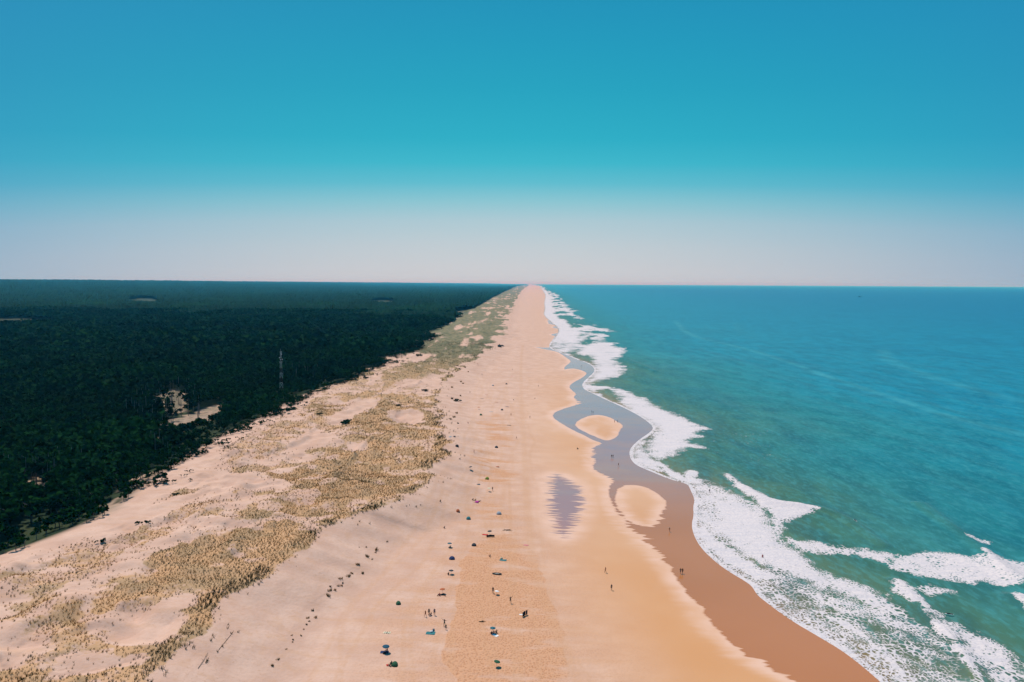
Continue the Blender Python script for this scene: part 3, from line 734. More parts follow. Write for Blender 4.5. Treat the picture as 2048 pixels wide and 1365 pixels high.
rng = np.random.default_rng(5)
CR, TRK = [], []
for k in range(6):
    p = crown_points(150, rng)
    p = p * np.array([.44, .44, .62]) + np.array([0, 0, .36])
    v, f = rand_quads(p, rng.uniform(.055, .10, len(p)), rng)
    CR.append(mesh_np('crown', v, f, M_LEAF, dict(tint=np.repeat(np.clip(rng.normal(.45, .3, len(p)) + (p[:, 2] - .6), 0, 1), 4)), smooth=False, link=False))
    TRK.append(trunk_mesh('trunk', rng, False))
for j, i in enumerate(IND):
    x, y, h = float(near_x[i]), float(near_y[i]), float(hN[i])
    e = bpy.data.objects.new('pine_tree', None); C.collection.objects.link(e)
    e.location = (x, y, float(forest_floor([x], [y])[0])); e.rotation_euler = (0, 0, rng.uniform(0, 6.28))
    w = h * rng.uniform(.9, 1.15)
    e.scale = (w, w, h); e.empty_display_size = .2
    tag(e, 'dark green bushy pine in the nearest edge of the forest behind the sand dune', 'pine tree', 'nearest pines of the forest edge')
    for nm, ml in (('crown', CR), ('trunk', TRK)):
        c = bpy.data.objects.new(nm, ml[j % 6]); C.collection.objects.link(c); c.parent = e

def mass(x, y, h, n, size, rng, wide=.46):
    N = len(x)
    z = forest_floor(x, y)
    p = np.concatenate([crown_points(n, rng) for _ in range(12)]).reshape(12, n, 3)[rng.integers(0, 12, N)]
    w = h * rng.uniform(.85, 1.2, N) * wide
    ang = rng.uniform(0, 6.28, N)
    ca, sa = np.cos(ang)[:, None], np.sin(ang)[:, None]
    px = (p[..., 0] * ca - p[..., 1] * sa) * w[:, None] + x[:, None]
    py = (p[..., 0] * sa + p[..., 1] * ca) * w[:, None] + y[:, None]
    pz = z[:, None] + h[:, None] * (.34 + .64 * p[..., 2])
    cen = np.stack([px, py, pz], -1).reshape(-1, 3)
    v, f = rand_quads(cen, np.repeat(h, n) * size * rng.uniform(.7, 1.25, N * n), rng)
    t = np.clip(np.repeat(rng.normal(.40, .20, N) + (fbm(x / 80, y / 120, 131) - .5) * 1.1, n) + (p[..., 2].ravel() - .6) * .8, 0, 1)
    return v, f, np.repeat(t, 4)

parts = []
m = ~indset
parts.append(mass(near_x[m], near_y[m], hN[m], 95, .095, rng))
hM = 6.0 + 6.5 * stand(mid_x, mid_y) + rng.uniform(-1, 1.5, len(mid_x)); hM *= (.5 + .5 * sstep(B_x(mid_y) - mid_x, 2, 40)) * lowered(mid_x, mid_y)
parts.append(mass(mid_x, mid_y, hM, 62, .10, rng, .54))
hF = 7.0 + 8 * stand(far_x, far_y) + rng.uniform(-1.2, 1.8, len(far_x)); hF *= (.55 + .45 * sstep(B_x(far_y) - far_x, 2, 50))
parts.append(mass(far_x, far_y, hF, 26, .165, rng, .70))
# low scrub that frays the forest edge
sy_ = rng.uniform(270, 1150, 2400); sx2 = B_x(sy_) + rng.normal(-2.5, 4.5, 2400)
sk = (fbm(sx2 / 9, sy_ / 14, 141) > .47) & (sx2 > -.78 * sy_ - 10)
sx2, sy_ = sx2[sk], sy_[sk]
parts.append(mass(sx2, sy_, rng.uniform(.5, 1.7, len(sx2)) * (1 + sy_ / 1500), 26, .16, rng, .9))
# trunks that show round the openings
tx, ty = [], []
for cu, cv, du, dv, n in ((330, 800, 70, 34, 80), (300, 845, 50, 22, 30), (150, 935, 60, 16, 18), (280, 905, 60, 20, 18), (600, 752, 40, 14, 30), (60, 955, 60, 14, 18)):
    for _ in range(n):
        q = P(cu + rng.uniform(-du, du), cv + rng.uniform(-dv, dv), 8)
        if q[0] < B_x(q[1]) - 6: tx.append(q[0]); ty.append(q[1])
tx, ty = np.array(tx), np.array(ty); tz = forest_floor(tx, ty); th = rng.uniform(7, 12, len(tx)); tr_ = rng.uniform(.13, .22, len(tx))
tv, tf = [], []
for k in range(5):
    a0, a1 = k * math.tau / 5, (k + 1) * math.tau / 5
    for zz, rr in ((0, 1.0), (1, .5)):
        tv.append(np.stack([tx + tr_ * rr * math.cos(a0), ty + tr_ * rr * math.sin(a0), tz + zz * th], -1))
N = len(tx)
for k in range(5):
    k2 = (k + 1) % 5
    b = np.arange(N)
    tf.append(np.stack([b + 2 * k * N, b + 2 * k2 * N, b + (2 * k2 + 1) * N, b + (2 * k + 1) * N], -1))
tv, tf = np.concatenate(tv), np.concatenate(tf)
# thin tops over those trunks
parts.append(mass(tx[::3], ty[::3], th[::3] * 1.05, 26, .10, rng, .30))
# the far wood: one uneven canopy to the horizon
a = (np.arange(-420, 1062, 2.4) - CX) / FPX
rows = ROWS[ROWS > 1380]
YY, AA = np.meshgrid(rows, a, indexing='ij'); XX = AA * YY
gap = B_x(YY) - XX
hh = 9 + 7 * fbm(XX / 260, YY / 260, 111, 3) + rng.normal(0, 2.3, XX.shape) + 4.5 * (fbm(XX / 26, YY / 40, 113, 2) - .5)
gap = gap - (fbm(YY / 60, XX / 60, 112) - .5) * 18 + 8
hh = hh * (.35 + .65 * sstep(gap, 0, 22)) * (.50 + .50 * sstep(YY, 1400, 2000))
ZZ = height(XX, YY) + hh
nr, nc = XX.shape
ii = np.arange((nr - 1) * nc).reshape(nr - 1, nc)[:, :-1].ravel()
cf = np.column_stack([ii, ii + 1, ii + nc + 1, ii + nc])
dead = (gap < 3)
for p in CLEAR: dead |= sdf(XX, YY, p, 30) > 0
cf = cf[~dead.ravel()[cf].any(1)]
cv = np.column_stack([XX.ravel(), YY.ravel(), ZZ.ravel()])
parts.append((cv, cf, np.clip(.02 + np.abs(rng.normal(0, .22, cv.shape[0])) + (fbm(XX / 120, YY / 300, 115).ravel() - .5) * 1.3, 0, 1)))  # low tint: shade between crowns put into the sheet's colour
V, FF, TT, MI = [], [], [], []
base = 0
for k, (v, f, t) in enumerate(parts):
    V.append(v); FF.append(f + base); TT.append(t); MI.append(np.zeros(len(f), int)); base += len(v)
V.append(tv); FF.append(tf + base); TT.append(np.zeros(len(tv))); MI.append(np.ones(len(tf), int))
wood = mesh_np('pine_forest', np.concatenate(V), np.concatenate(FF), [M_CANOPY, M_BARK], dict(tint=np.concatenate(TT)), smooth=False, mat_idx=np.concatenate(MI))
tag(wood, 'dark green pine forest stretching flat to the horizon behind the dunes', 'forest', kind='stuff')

# ------------------------------------------------------------------ marram grass: ground cover on the dunes
def tufts(x, y, z, s, rng, blades=9, green=None, lean=(.25, .1)):
    N = len(x)
    ang = rng.uniform(0, 6.28, (N, blades)); r = rng.uniform(.05, .42, (N, blades)) * s[:, None]
    bx, by = x[:, None] + r * np.cos(ang), y[:, None] + r * np.sin(ang)
    L = s[:, None] * rng.uniform(.75, 1.35, (N, blades))
    tipx = bx + np.cos(ang) * L * .28 + lean[0] * L; tipy = by + np.sin(ang) * L * .28 + lean[1] * L
    tipz = z[:, None] + L * rng.uniform(.75, 1.05, (N, blades))
    wa = rng.uniform(0, 6.28, (N, blades)); wd = s[:, None] * rng.uniform(.06, .11, (N, blades))
    z0 = np.repeat(z[:, None] - .08, blades, 1)
    v = np.stack([np.stack([bx - wd * np.cos(wa), by - wd * np.sin(wa), z0], -1), np.stack([bx + wd * np.cos(wa), by + wd * np.sin(wa), z0], -1),
                  np.stack([tipx + wd * .25 * np.cos(wa), tipy + wd * .25 * np.sin(wa), tipz], -1), np.stack([tipx - wd * .25 * np.cos(wa), tipy - wd * .25 * np.sin(wa), tipz], -1)], -2)
    t = np.repeat(np.clip(green[:, None] + rng.normal(0, .16, (N, blades)), 0, 1).reshape(-1), 4)
    return v.reshape(-1, 3), np.arange(N * blades * 4).reshape(-1, 4), t

def gspots(y0, y1, cell):
    ys = np.arange(y0, y1, cell); xs = np.arange(-.80 * y1, 10, cell)
    gx, gy = np.meshgrid(xs, ys)
    gx = (gx + RNG.uniform(-.5, .5, gx.shape) * cell).ravel(); gy = (gy + RNG.uniform(-.5, .5, gy.shape) * cell).ravel()
    m = (gx > B_x(gy)) & (gx < K_x(gy) + 9) & (gx > -.76 * gy - 6)
    gx, gy = gx[m], gy[m]
    d = grass_density(gx, gy, K_x(gy), B_x(gy), T_x(gy))
    d = d * (.55 + .9 * (fbm(gx / 3.2, gy / 3.2, 121) - .1))
    d = np.maximum(d, .16 * sstep(fbm(gx / 5, gy / 5, 122), .45, .7) * (gx > K_x(gy) - 2))
    k = RNG.random(len(gx)) < np.clip(d * 1.35, 0, 1) ** 1.7
    return gx[k], gy[k], d[k]
GV, GF, GT = [], [], []; gb = 0
for y0, y1, cell, bl, sc in ((95, 300, .70, 10, .9), (300, 480, 1.1, 8, 1.25), (480, 1000, 2.0, 6, 1.6)):
    gx, gy, d = gspots(y0, y1, cell)
    gz = height(gx, gy)
    lip = sstep(gx, K_x(gy) - 6, K_x(gy) - 1) * sstep(fbm(gy / 10, gx / 10, 125), .35, .6)
    green = .88 - .5 * sstep(fbm(gx / 11, gy / 11, 123), .46, .62) - .5 * sstep(fbm(gx / 2.6, gy / 2.6, 124), .52, .68) - .85 * lip - .5 * sstep(gy, 380, 700) + RNG.normal(0, .10, len(gx))
    s = (.26 + .34 * RNG.random(len(gx)) ** 1.5 + .26 * lip) * sc
    v, f, t = tufts(gx, gy, gz, s, rng, bl, green)
    GV.append(v); GF.append(f + gb); GT.append(t); gb += len(v)
gr = mesh_np('dune_grass', np.concatenate(GV), np.concatenate(GF), M_GRASS, dict(tint=np.concatenate(GT)), smooth=False)
tag(gr, 'golden and green marram grass covering the sand dunes', 'grass', kind='stuff')

# ------------------------------------------------------------------ small things: materials
def paint(name, col, rough=.7, spec=.2, var=.25, scale=6.0):
    g = G(name)
    g.bsdf(g.mix(g.ss(g.noise(g.pos, scale, 3), .35, .7, 0, var), col, tuple(c * .55 for c in col)), rough, spec)
    return g.m
M = {k: paint(k, c, r) for k, c, r in (
    ('tan_skin', (.30, .150, .085), .55), ('pale_skin', (.50, .28, .20), .55), ('brown_skin', (.14, .070, .042), .55),
    ('dark_hair', (.018, .012, .009), .6), ('fair_hair', (.25, .15, .06), .6), ('eye_dark', (.01, .01, .012), .3),
    ('red_cloth', (.50, .035, .03), .8), ('black_cloth', (.013, .015, .018), .8), ('navy_cloth', (.02, .035, .10), .8), ('white_cloth', (.75, .72, .70), .8),
    ('blue_cloth', (.015, .075, .12), .8), ('teal_cloth', (.03, .15, .16), .8), ('orange_cloth', (.42, .11, .04), .8), ('rust_cloth', (.34, .09, .03), .8),
    ('green_cloth', (.02, .085, .04), .8), ('lime_cloth', (.16, .21, .02), .8), ('magenta_cloth', (.34, .02, .20), .8), ('pink_cloth', (.60, .18, .20), .8),
    ('grey_cloth', (.30, .31, .33), .8), ('charcoal_cloth', (.04, .045, .05), .8), ('cream_cloth', (.66, .58, .40), .8),
    ('rubber_black', (.015, .015, .015), .7), ('pole_metal', (.45, .45, .46), .4), ('mast_white', (.42, .46, .44), .5), ('mast_red', (.09, .05, .045), .5),
    ('car_paint', (.02, .03, .035), .25), ('dark_glass', (.01, .014, .016), .08), ('lamp_glass', (.7, .68, .6), .15), ('rim_metal', (.30, .30, .31), .35),
    ('hull_paint', (.02, .05, .09), .5), ('deck_paint', (.35, .33, .30), .7), ('cabin_paint', (.40, .42, .42), .5), ('drift_wood', (.10, .065, .04), .9),
    ('board_white', (.70, .70, .66), .3), ('weed_brown', (.10, .055, .02), .9), ('canvas_dark', (.018, .028, .032), .85))}

def bm_obj(name, v, f, mat, parent=None, smooth=False, attrs=None):
    """small mesh from python lists, any face sizes; links it as one object"""
    me = bpy.data.meshes.new(name)
    me.from_pydata([tuple(map(float, p)) for p in v], [], [tuple(int(i) for i in q) for q in f])
    for m in (mat if isinstance(mat, (list, tuple)) else [mat]): me.materials.append(m)
    if smooth: me.polygons.foreach_set('use_smooth', np.ones(len(me.polygons), bool))
    o = bpy.data.objects.new(name, me); C.collection.objects.link(o)
    if parent is not None: o.parent = parent
    return o

class B:
    """collects simple shapes into one mesh"""
    def __init__(s): s.v, s.f = [], []
    def tube(s, pts, rad, n=8, cap=True):
        pts = [Vector(p) for p in pts]; rad = rad if isinstance(rad, (list, tuple)) else [rad] * len(pts)
        b = len(s.v)
        for i, p in enumerate(pts):
            t = (pts[min(i + 1, len(pts) - 1)] - pts[max(i - 1, 0)]).normalized()
            a = t.cross(Vector((0, 0, 1)) if abs(t.z) < .9 else Vector((1, 0, 0))).normalized(); c = t.cross(a)
            for k in range(n):
                w = math.tau * k / n; s.v.append(p + (a * math.cos(w) + c * math.sin(w)) * rad[i])
        for i in range(len(pts) - 1):
            for k in range(n):
                s.f.append((b + i * n + k, b + i * n + (k + 1) % n, b + (i + 1) * n + (k + 1) % n, b + (i + 1) * n + k))
        if cap:
            s.f.append(tuple(b + k for k in range(n))[::-1]); e = b + (len(pts) - 1) * n; s.f.append(tuple(e + k for k in range(n)))
        return s
    def box(s, x0, x1, y0, y1, z0, z1, bev=0.0):
        b = len(s.v)
        if bev <= 0:
            s.v += [(x, y, z) for z in (z0, z1) for y in (y0, y1) for x in (x0, x1)]
            s.f += [tuple(b + i for i in q) for q in ((0, 2, 3, 1), (4, 5, 7, 6), (0, 1, 5, 4), (2, 6, 7, 3), (0, 4, 6, 2), (1, 3, 7, 5))]
            return s
        return s.loft([[(x0 + bev, y0 + bev, z0), (x1 - bev, y0 + bev, z0), (x1 - bev, y1 - bev, z0), (x0 + bev, y1 - bev, z0)],
                       [(x0, y0, z0 + bev), (x1, y0, z0 + bev), (x1, y1, z0 + bev), (x0, y1, z0 + bev)],
                       [(x0, y0, z1 - bev), (x1, y0, z1 - bev), (x1, y1, z1 - bev), (x0, y1, z1 - bev)],
                       [(x0 + bev, y0 + bev, z1), (x1 - bev, y0 + bev, z1), (x1 - bev, y1 - bev, z1), (x0 + bev, y1 - bev, z1)]])
    def loft(s, rings, cap=True):
        b = len(s.v); n = len(rings[0])
        for r in rings: s.v += list(r)
        for i in range(len(rings) - 1):
            for k in range(n):
                s.f.append((b + i * n + k, b + i * n + (k + 1) % n, b + (i + 1) * n + (k + 1) % n, b + (i + 1) * n + k))
        if cap:
            s.f.append(tuple(b + k for k in range(n))[::-1]); e = b + (len(rings) - 1) * n; s.f.append(tuple(e + k for k in range(n)))
        return s
    def grid(s, fn, nu, nv, th):
        """two-sided sheet of thickness th over fn(u,v) -> point"""
        b = len(s.v); n = (nu + 1) * (nv + 1)
        P_ = [[Vector(fn(i / nu, j / nv)) for i in range(nu + 1)] for j in range(nv + 1)]
        N_ = [[((P_[j][min(i + 1, nu)] - P_[j][max(i - 1, 0)]).cross(P_[min(j + 1, nv)][i] - P_[max(j - 1, 0)][i])).normalized() for i in range(nu + 1)] for j in range(nv + 1)]
        for j in range(nv + 1):
            for i in range(nu + 1): s.v.append(P_[j][i])
        for j in range(nv + 1):
            for i in range(nu + 1): s.v.append(P_[j][i] - N_[j][i] * th)
        w = nu + 1
        for j in range(nv):
            for i in range(nu):
                q = (b + j * w + i, b + j * w + i + 1, b + (j + 1) * w + i + 1, b + (j + 1) * w + i)
                s.f.append(q); s.f.append(tuple(x + n for x in q[::-1]))
        ring = [j for j in range(w)] + [j * w + nu for j in range(1, nv + 1)] + [nv * w + i for i in range(nu - 1, -1, -1)] + [j * w for j in range(nv - 1, 0, -1)]
        for k in range(len(ring)):
            a, c = b + ring[k], b + ring[(k + 1) % len(ring)]
            s.f.append((c, a, a + n, c + n))
        return s
    def obj(s, name, mat, parent=None, smooth=False): return bm_obj(name, s.v, s.f, mat, parent, smooth)

def empty(name, loc, rz, label, cat, group=None, sc=1.0):
    e = bpy.data.objects.new(name, None); C.collection.objects.link(e)
    e.location = tuple(float(x) for x in loc); e.rotation_euler = (0, 0, rz); e.scale = (sc, sc, sc); e.empty_display_size = .3
    return tag(e, label, cat, group)

def recolour(o, mat):
    o.material_slots[0].link = 'OBJECT'; o.material_slots[0].material = mat

# ------------------------------------------------------------------ people
J0 = dict(pelvis=(0, 0, .93), spine=(0, .005, 1.12), chest=(0, 0, 1.32), neck=(0, .005, 1.475), jaw=(0, .03, 1.555), head=(0, .02, 1.645),
          hip_l=(.095, 0, .885), knee_l=(.105, .02, .49), ankle_l=(.11, -.015, .085), toe_l=(.125, .14, .03),
          hip_r=(-.095, 0, .885), knee_r=(-.105, .02, .49), ankle_r=(-.11, -.015, .085), toe_r=(-.125, .14, .03),
          sho_l=(.175, 0, 1.415), elb_l=(.235, -.02, 1.145), wri_l=(.255, .055, .91), sho_r=(-.175, 0, 1.415), elb_r=(-.235, -.02, 1.145), wri_r=(-.255, .055, .91))
RAD = dict(pelvis=.135, spine=.115, chest=.14, neck=.055, jaw=.072, head=.092, hip=.088, knee=.056, ankle=.038, toe=.033, sho=.062, elb=.042, wri=.027)
BONES = [('pelvis', 'spine'), ('spine', 'chest'), ('chest', 'neck'), ('neck', 'jaw'), ('jaw', 'head')] + [
    (a + s, b + s) for s in ('_l', '_r') for a, b in (('hip', 'knee'), ('knee', 'ankle'), ('ankle', 'toe'), ('sho', 'elb'), ('elb', 'wri'))] + [
    ('pelvis', 'hip_l'), ('pelvis', 'hip_r'), ('chest', 'sho_l'), ('chest', 'sho_r')]
POSES = {
    'stand': {},
    'walk': dict(knee_l=(.10, .20, .53), ankle_l=(.10, .27, .10), toe_l=(.11, .42, .07), knee_r=(-.10, -.04, .49), ankle_r=(-.10, -.32, .13), toe_r=(-.11, -.20, .03),
                 elb_l=(.23, -.15, 1.17), wri_l=(.24, -.10, .94), elb_r=(-.23, .10, 1.16), wri_r=(-.23, .28, 1.02)),
    'reach': dict(elb_l=(.40, .04, 1.52), wri_l=(.56, .10, 1.72), elb_r=(-.38, .04, 1.30), wri_r=(-.58, .10, 1.42), knee_l=(.15, .05, .49), ankle_l=(.18, 0, .085), toe_l=(.21, .15, .03)),
    'sit': dict(pelvis=(0, 0, .13), spine=(0, -.06, .32), chest=(0, -.09, .52), neck=(0, -.08, .68), jaw=(0, -.05, .76), head=(0, -.06, .85),
                hip_l=(.10, .03, .11), knee_l=(.13, .36, .40), ankle_l=(.13, .62, .07), toe_l=(.14, .76, .03), hip_r=(-.10, .03, .11), knee_r=(-.13, .38, .36), ankle_r=(-.12, .66, .07), toe_r=(-.13, .80, .03),
                sho_l=(.175, -.09, .61), elb_l=(.25, .04, .40), wri_l=(.20, .26, .42), sho_r=(-.175, -.09, .61), elb_r=(-.25, -.20, .36), wri_r=(-.26, -.26, .10)),
    'lie': dict(pelvis=(0, 0, .15), spine=(0, .20, .15), chest=(0, .40, .17), neck=(0, .56, .23), jaw=(0, .64, .26), head=(0, .72, .32),
                hip_l=(.095, -.05, .12), knee_l=(.11, -.44, .10), ankle_l=(.12, -.84, .07), toe_l=(.13, -.98, .04), hip_r=(-.095, -.05, .12), knee_r=(-.11, -.44, .10), ankle_r=(-.12, -.84, .07), toe_r=(-.13, -.98, .04),
                sho_l=(.18, .50, .18), elb_l=(.33, .62, .08), wri_l=(.30, .86, .04), sho_r=(-.18, .50, .18), elb_r=(-.33, .40, .08), wri_r=(-.34, .16, .04)),
}
def body_mesh(pose):
    j = dict(J0); j.update(POSES[pose])
    names = list(j); co = [Vector(j[n]) for n in names]; rad = [RAD[n.split('_')[0]] for n in names]
    ed = [(names.index(a), names.index(b)) for a, b in BONES]
    fwd = Vector((0, 1, 0)) if pose != 'lie' else Vector((0, .25, -1))
    hd = names.index('head')
    co.append(co[hd] + Vector((0, .112, -.03)) if pose != 'lie' else co[hd] + Vector((0, .105, -.03))); rad.append(.014); ed.append((hd, len(co) - 1))   # nose
    for sx_ in (-1, 1):
        co.append(co[hd] + Vector((sx_ * .105, -.005, -.015))); rad.append(.016); ed.append((hd, len(co) - 1))                                           # ears
    for sd_, sg in (('_l', 1), ('_r', -1)):
        w = names.index('wri' + sd_); d = (co[w] - Vector(j['elb' + sd_])).normalized()
        side = d.cross(Vector((0, 0, 1))); side = side.normalized() if side.length > .1 else Vector((0, 1, 0))
        curl = d.cross(side).normalized()
        pi = len(co); co.append(co[w] + d * .075); rad.append(.034); ed.append((w, pi))
        for q, (o_, L_) in enumerate(((-.030, .070), (-.010, .082), (.010, .078), (.030, .060))):
            k = len(co); co.append(co[pi] + side * o_ + d * (.03 + L_ * .45) + curl * .004); rad.append(.010); ed.append((pi, k))
            co.append(co[k] + d * L_ * .5 + curl * .02); rad.append(.008); ed.append((k, k + 1))
        k = len(co); co.append(co[w] + d * .05 - side * .045); rad.append(.012); ed.append((pi, k))
        co.append(co[k] + d * .035 - side * .012 + curl * .01); rad.append(.009); ed.append((k, k + 1))
    me = bpy.data.meshes.new('person_base'); me.from_pydata(co, ed, []); o = bpy.data.objects.new('person_base', me); C.collection.objects.link(o)
    o.modifiers.new('skin', 'SKIN')
    for i, r in enumerate(rad):
        sv = me.skin_vertices[0].data[i]; sv.radius = (r, r * (.78 if i < len(names) and names[i] in ('pelvis', 'spine', 'chest') else 1)); sv.use_root = (i == 0)
    sb = o.modifiers.new('sub', 'SUBSURF'); sb.levels = 1; sb.render_levels = 1
    dg = bpy.context.evaluated_depsgraph_get()
    out = bpy.data.meshes.new_from_object(o.evaluated_get(dg))
    bpy.data.objects.remove(o); bpy.data.meshes.remove(me)
    out.name = 'person'; out.materials.clear(); out.materials.append(M['tan_skin'])
    out.polygons.foreach_set('use_smooth', np.ones(len(out.polygons), bool))
    return out, j

def garment(body, j, segs, name, off, mat, cond=None):
    """the faces of the body that lie on the given lengths of bone, lifted off the skin"""
    v = np.array([p.co[:] for p in body.vertices]); nr = np.array([p.normal[:] for p in body.vertices])
    allseg = [(np.array(j[a]), np.array(j[b]), a, b) for a, b in BONES]
    keep = []
    for p in body.polygons:
        c = np.array(p.center[:]); best = None
        for a, b, na, nb in allseg:
            e = b - a; t = np.clip(np.dot(c - a, e) / np.dot(e, e), 0, 1); d = np.linalg.norm(c - a - t * e)
            if best is None or d < best[0]: best = (d, na, nb, t)
        for (na, nb, t0, t1) in segs:
            if best[1] == na and best[2] == nb and t0 <= best[3] <= t1 and (cond is None or cond(c)): keep.append(p); break
    if not keep: return None
    ids = sorted({i for p in keep for i in p.vertices}); mp = {a: k for k, a in enumerate(ids)}
    me = bpy.data.meshes.new(name)
    me.from_pydata([tuple(v[i] + nr[i] * off) for i in ids], [], [tuple(mp[i] for i in p.vertices) for p in keep])
    me.materials.append(mat); me.polygons.foreach_set('use_smooth', np.ones(len(me.polygons), bool))
    return me

PEOPLE = {}
for ps in POSES:
    bmesh_, jj = body_mesh(ps)
    hc = Vector(jj['head'])
    up = Vector((0, -.45, .9)) if ps != 'lie' else Vector((0, .1, .95))
    hair = garment(bmesh_, jj, [('jaw', 'head', 0, 1)], 'hair', .010, M['dark_hair'], lambda c: (Vector(c) - hc).dot(up) > -.005)
    shorts = garment(bmesh_, jj, [('pelvis', 'spine', 0, .35), ('pelvis', 'hip_l', 0, 1), ('pelvis', 'hip_r', 0, 1), ('hip_l', 'knee_l', 0, .50), ('hip_r', 'knee_r', 0, .50)], 'shorts', .010, M['black_cloth'])
    top = garment(bmesh_, jj, [('pelvis', 'spine', .35, 1), ('spine', 'chest', 0, 1), ('chest', 'neck', 0, .55), ('chest', 'sho_l', 0, 1), ('chest', 'sho_r', 0, 1), ('sho_l', 'elb_l', 0, .45), ('sho_r', 'elb_r', 0, .45)], 'shirt', .012, M['white_cloth'])
    PEOPLE[ps] = (bmesh_, hair, shorts, top, hc)
eb = B()
for sx_ in (-1, 1): eb.tube([(sx_ * .033, .088, .012), (sx_ * .033, .098, .012)], .011, 6)
eb.tube([(-.026, .090, -.055), (.026, .090, -.055)], .006, 6)
EYES = eb.obj('eyes_and_mouth', M['eye_dark']).data
bpy.data.objects.remove(bpy.data.objects['eyes_and_mouth'])

def person(loc, rz, pose, label, skin='tan_skin', shorts='black_cloth', shirt=None, hair='dark_hair', sc=1.0, group='people on the beach'):
    b, hr, sh, tp, hc = PEOPLE[pose]
    o = bpy.data.objects.new('person', b); C.collection.objects.link(o); recolour(o, M[skin])
    o.location = tuple(float(x) for x in loc); o.rotation_euler = (0, 0, rz); o.scale = (sc, sc, sc)
    tag(o, label, 'person', group)
    for nm, me, mt in (('hair', hr, hair), ('shorts', sh, shorts), ('shirt', tp, shirt)):
        if me is None or mt is None: continue
        c = bpy.data.objects.new(nm, me); C.collection.objects.link(c); c.parent = o; recolour(c, M[mt])
    if pose != 'lie':
        c = bpy.data.objects.new('face', EYES); C.collection.objects.link(c); c.parent = o; c.location = hc
    return o

# ------------------------------------------------------------------ beach things
def parasol(loc, mat, label, r=1.05, h=1.85, tilt=(.10, .12), second=None):
    r *= .66; h *= .88
    e = empty('parasol', loc, rng.uniform(0, 6), label, 'parasol', 'parasols on the beach')
    top = Vector((tilt[0] * h, tilt[1] * h, h)); n = 8
    ax = top.normalized(); a = ax.cross(Vector((0, 1, 0))).normalized(); c = ax.cross(a)
    b = B(); rings = []
    for rr, dz in ((.03, .0), (.35, -.05), (.70, -.17), (1.0, -.36), (1.0, -.50), (.97, -.50), (.96, -.40), (.66, -.21), (.30, -.09), (.03, -.04)):
        ring = []
        for k in range(n * 2):
            w = math.tau * k / (n * 2); s_ = 1.0 if k % 2 == 0 else .93
            ring.append(top + (a * math.cos(w) + c * math.sin(w)) * r * rr * (s_ if rr > .2 else 1) + ax * dz * r * (.75))
        rings.append(ring)
    b.loft(rings)
    cn = b.obj('canopy', [M[mat], M[second or mat]], e)
    if second:
        for p in cn.data.polygons: p.material_index = (p.index // 2) % 2 if p.index < 144 else 0
    B().tube([(0, 0, -.25), top * .5, top], .022, 6).obj('pole', M['pole_metal'], e)
    B().tube([top, top + ax * .10], [.03, .012], 6).obj('finial', M['pole_metal'], e)
    return e

def tent(loc, rz, mat, label, w=2.0, d=1.3, h=1.2):
    w *= .66; d *= .66; h *= .66
    e = empty('beach_tent', loc, rz, label, 'beach tent', 'beach tents and shelters')
    def shell(u, v):
        th = math.pi * u; ph = v * math.pi * .52
        return (-math.cos(th) * w / 2, d * (.55 - 1.15 * math.sin(ph)) * (.35 + .65 * math.sin(th)) if v > 0 else d * .55 * (.35 + .65 * math.sin(th)), max(.0, math.sin(th) * h * math.cos(ph * .95)) )
    B().grid(shell, 12, 6, .03).obj('shell', M[mat], e, True)
    B().grid(lambda u, v: ((u - .5) * w * .92, (v - .5) * d * .9, .02), 2, 2, .02).obj('floor', M['charcoal_cloth'], e)
    for sg in (0, 1):
        B().tube([shell(i / 12, sg * .001) if sg == 0 else shell(i / 12, .45) for i in range(13)], .014, 5).obj('rod', M['pole_metal'], e)
    return e

def towel(loc, rz, mat, label, stripe=None, w=.95, l=1.8):
    e_ = B().grid(lambda u, v: ((u - .5) * w, (v - .5) * l, .05 + .02 * math.sin(7 * u + 3 * v) + .02 * math.sin(9 * v)), 6, 12, .02)
    o = e_.obj('towel', [M[mat], M[stripe or mat]])
    for p in o.data.polygons:
        p.material_index = 1 if stripe and int((p.center.y / l + .5) * 7) % 2 else 0
    o.location = tuple(float(x) for x in loc); o.rotation_euler = (0, 0, rz)
    return tag(o, label, 'towel', 'towels on the beach')

def bag(loc, rz, mat, label):
    e = empty('beach_bag', loc, rz, label, 'bag')
    B().box(-.36, .36, -.2, .2, 0, .38, .07).obj('bag_body', M[mat], e, True)
    for sg in (-1, 1):
        B().tube([(-.2, sg * .15, .34), (-.15, sg * .16, .55), (.15, sg * .16, .55), (.2, sg * .15, .34)], .018, 6).obj('handle', M['charcoal_cloth'], e)
    return e

def windbreak(loc, rz, mat, label, n=3, pw=.95, h=1.15):
    e = empty('windbreak', loc, rz, label, 'windbreak')
    X0 = -n * pw / 2
    for i in range(n):
        B().grid(lambda u, v: (X0 + (i + u) * pw, .16 * math.sin(math.pi * u) + .12 * (i % 2), .08 + v * (h - .1)), 6, 3, .015).obj('panel', M[mat], e, True)
    for i in range(n + 1):
        B().tube([(X0 + i * pw, .12 * (i % 2) * .5, -.2), (X0 + i * pw, .12 * (i % 2) * .5, h + .1)], .02, 6).obj('pole', M['drift_wood'], e)
    return e

def sea_weed(loc, label, mat='weed_brown', s=1.0):
    b = B()
    for _ in range(14):
        a = rng.uniform(0, 6.28); L = rng.uniform(.5, 1.3) * s; y = rng.uniform(-.4, .4) * s; x = rng.uniform(-.6, .6) * s
        b.tube([(x, y, .02), (x + L * .5 * math.cos(a), y + L * .2 * math.sin(a), .14), (x + L * math.cos(a), y + L * .4 * math.sin(a), .02)], [.05, .06, .02], 5)
    o = b.obj('seaweed_heap', M[mat]); o.location = tuple(float(q) for q in loc)
    return tag(o, label, 'seaweed')

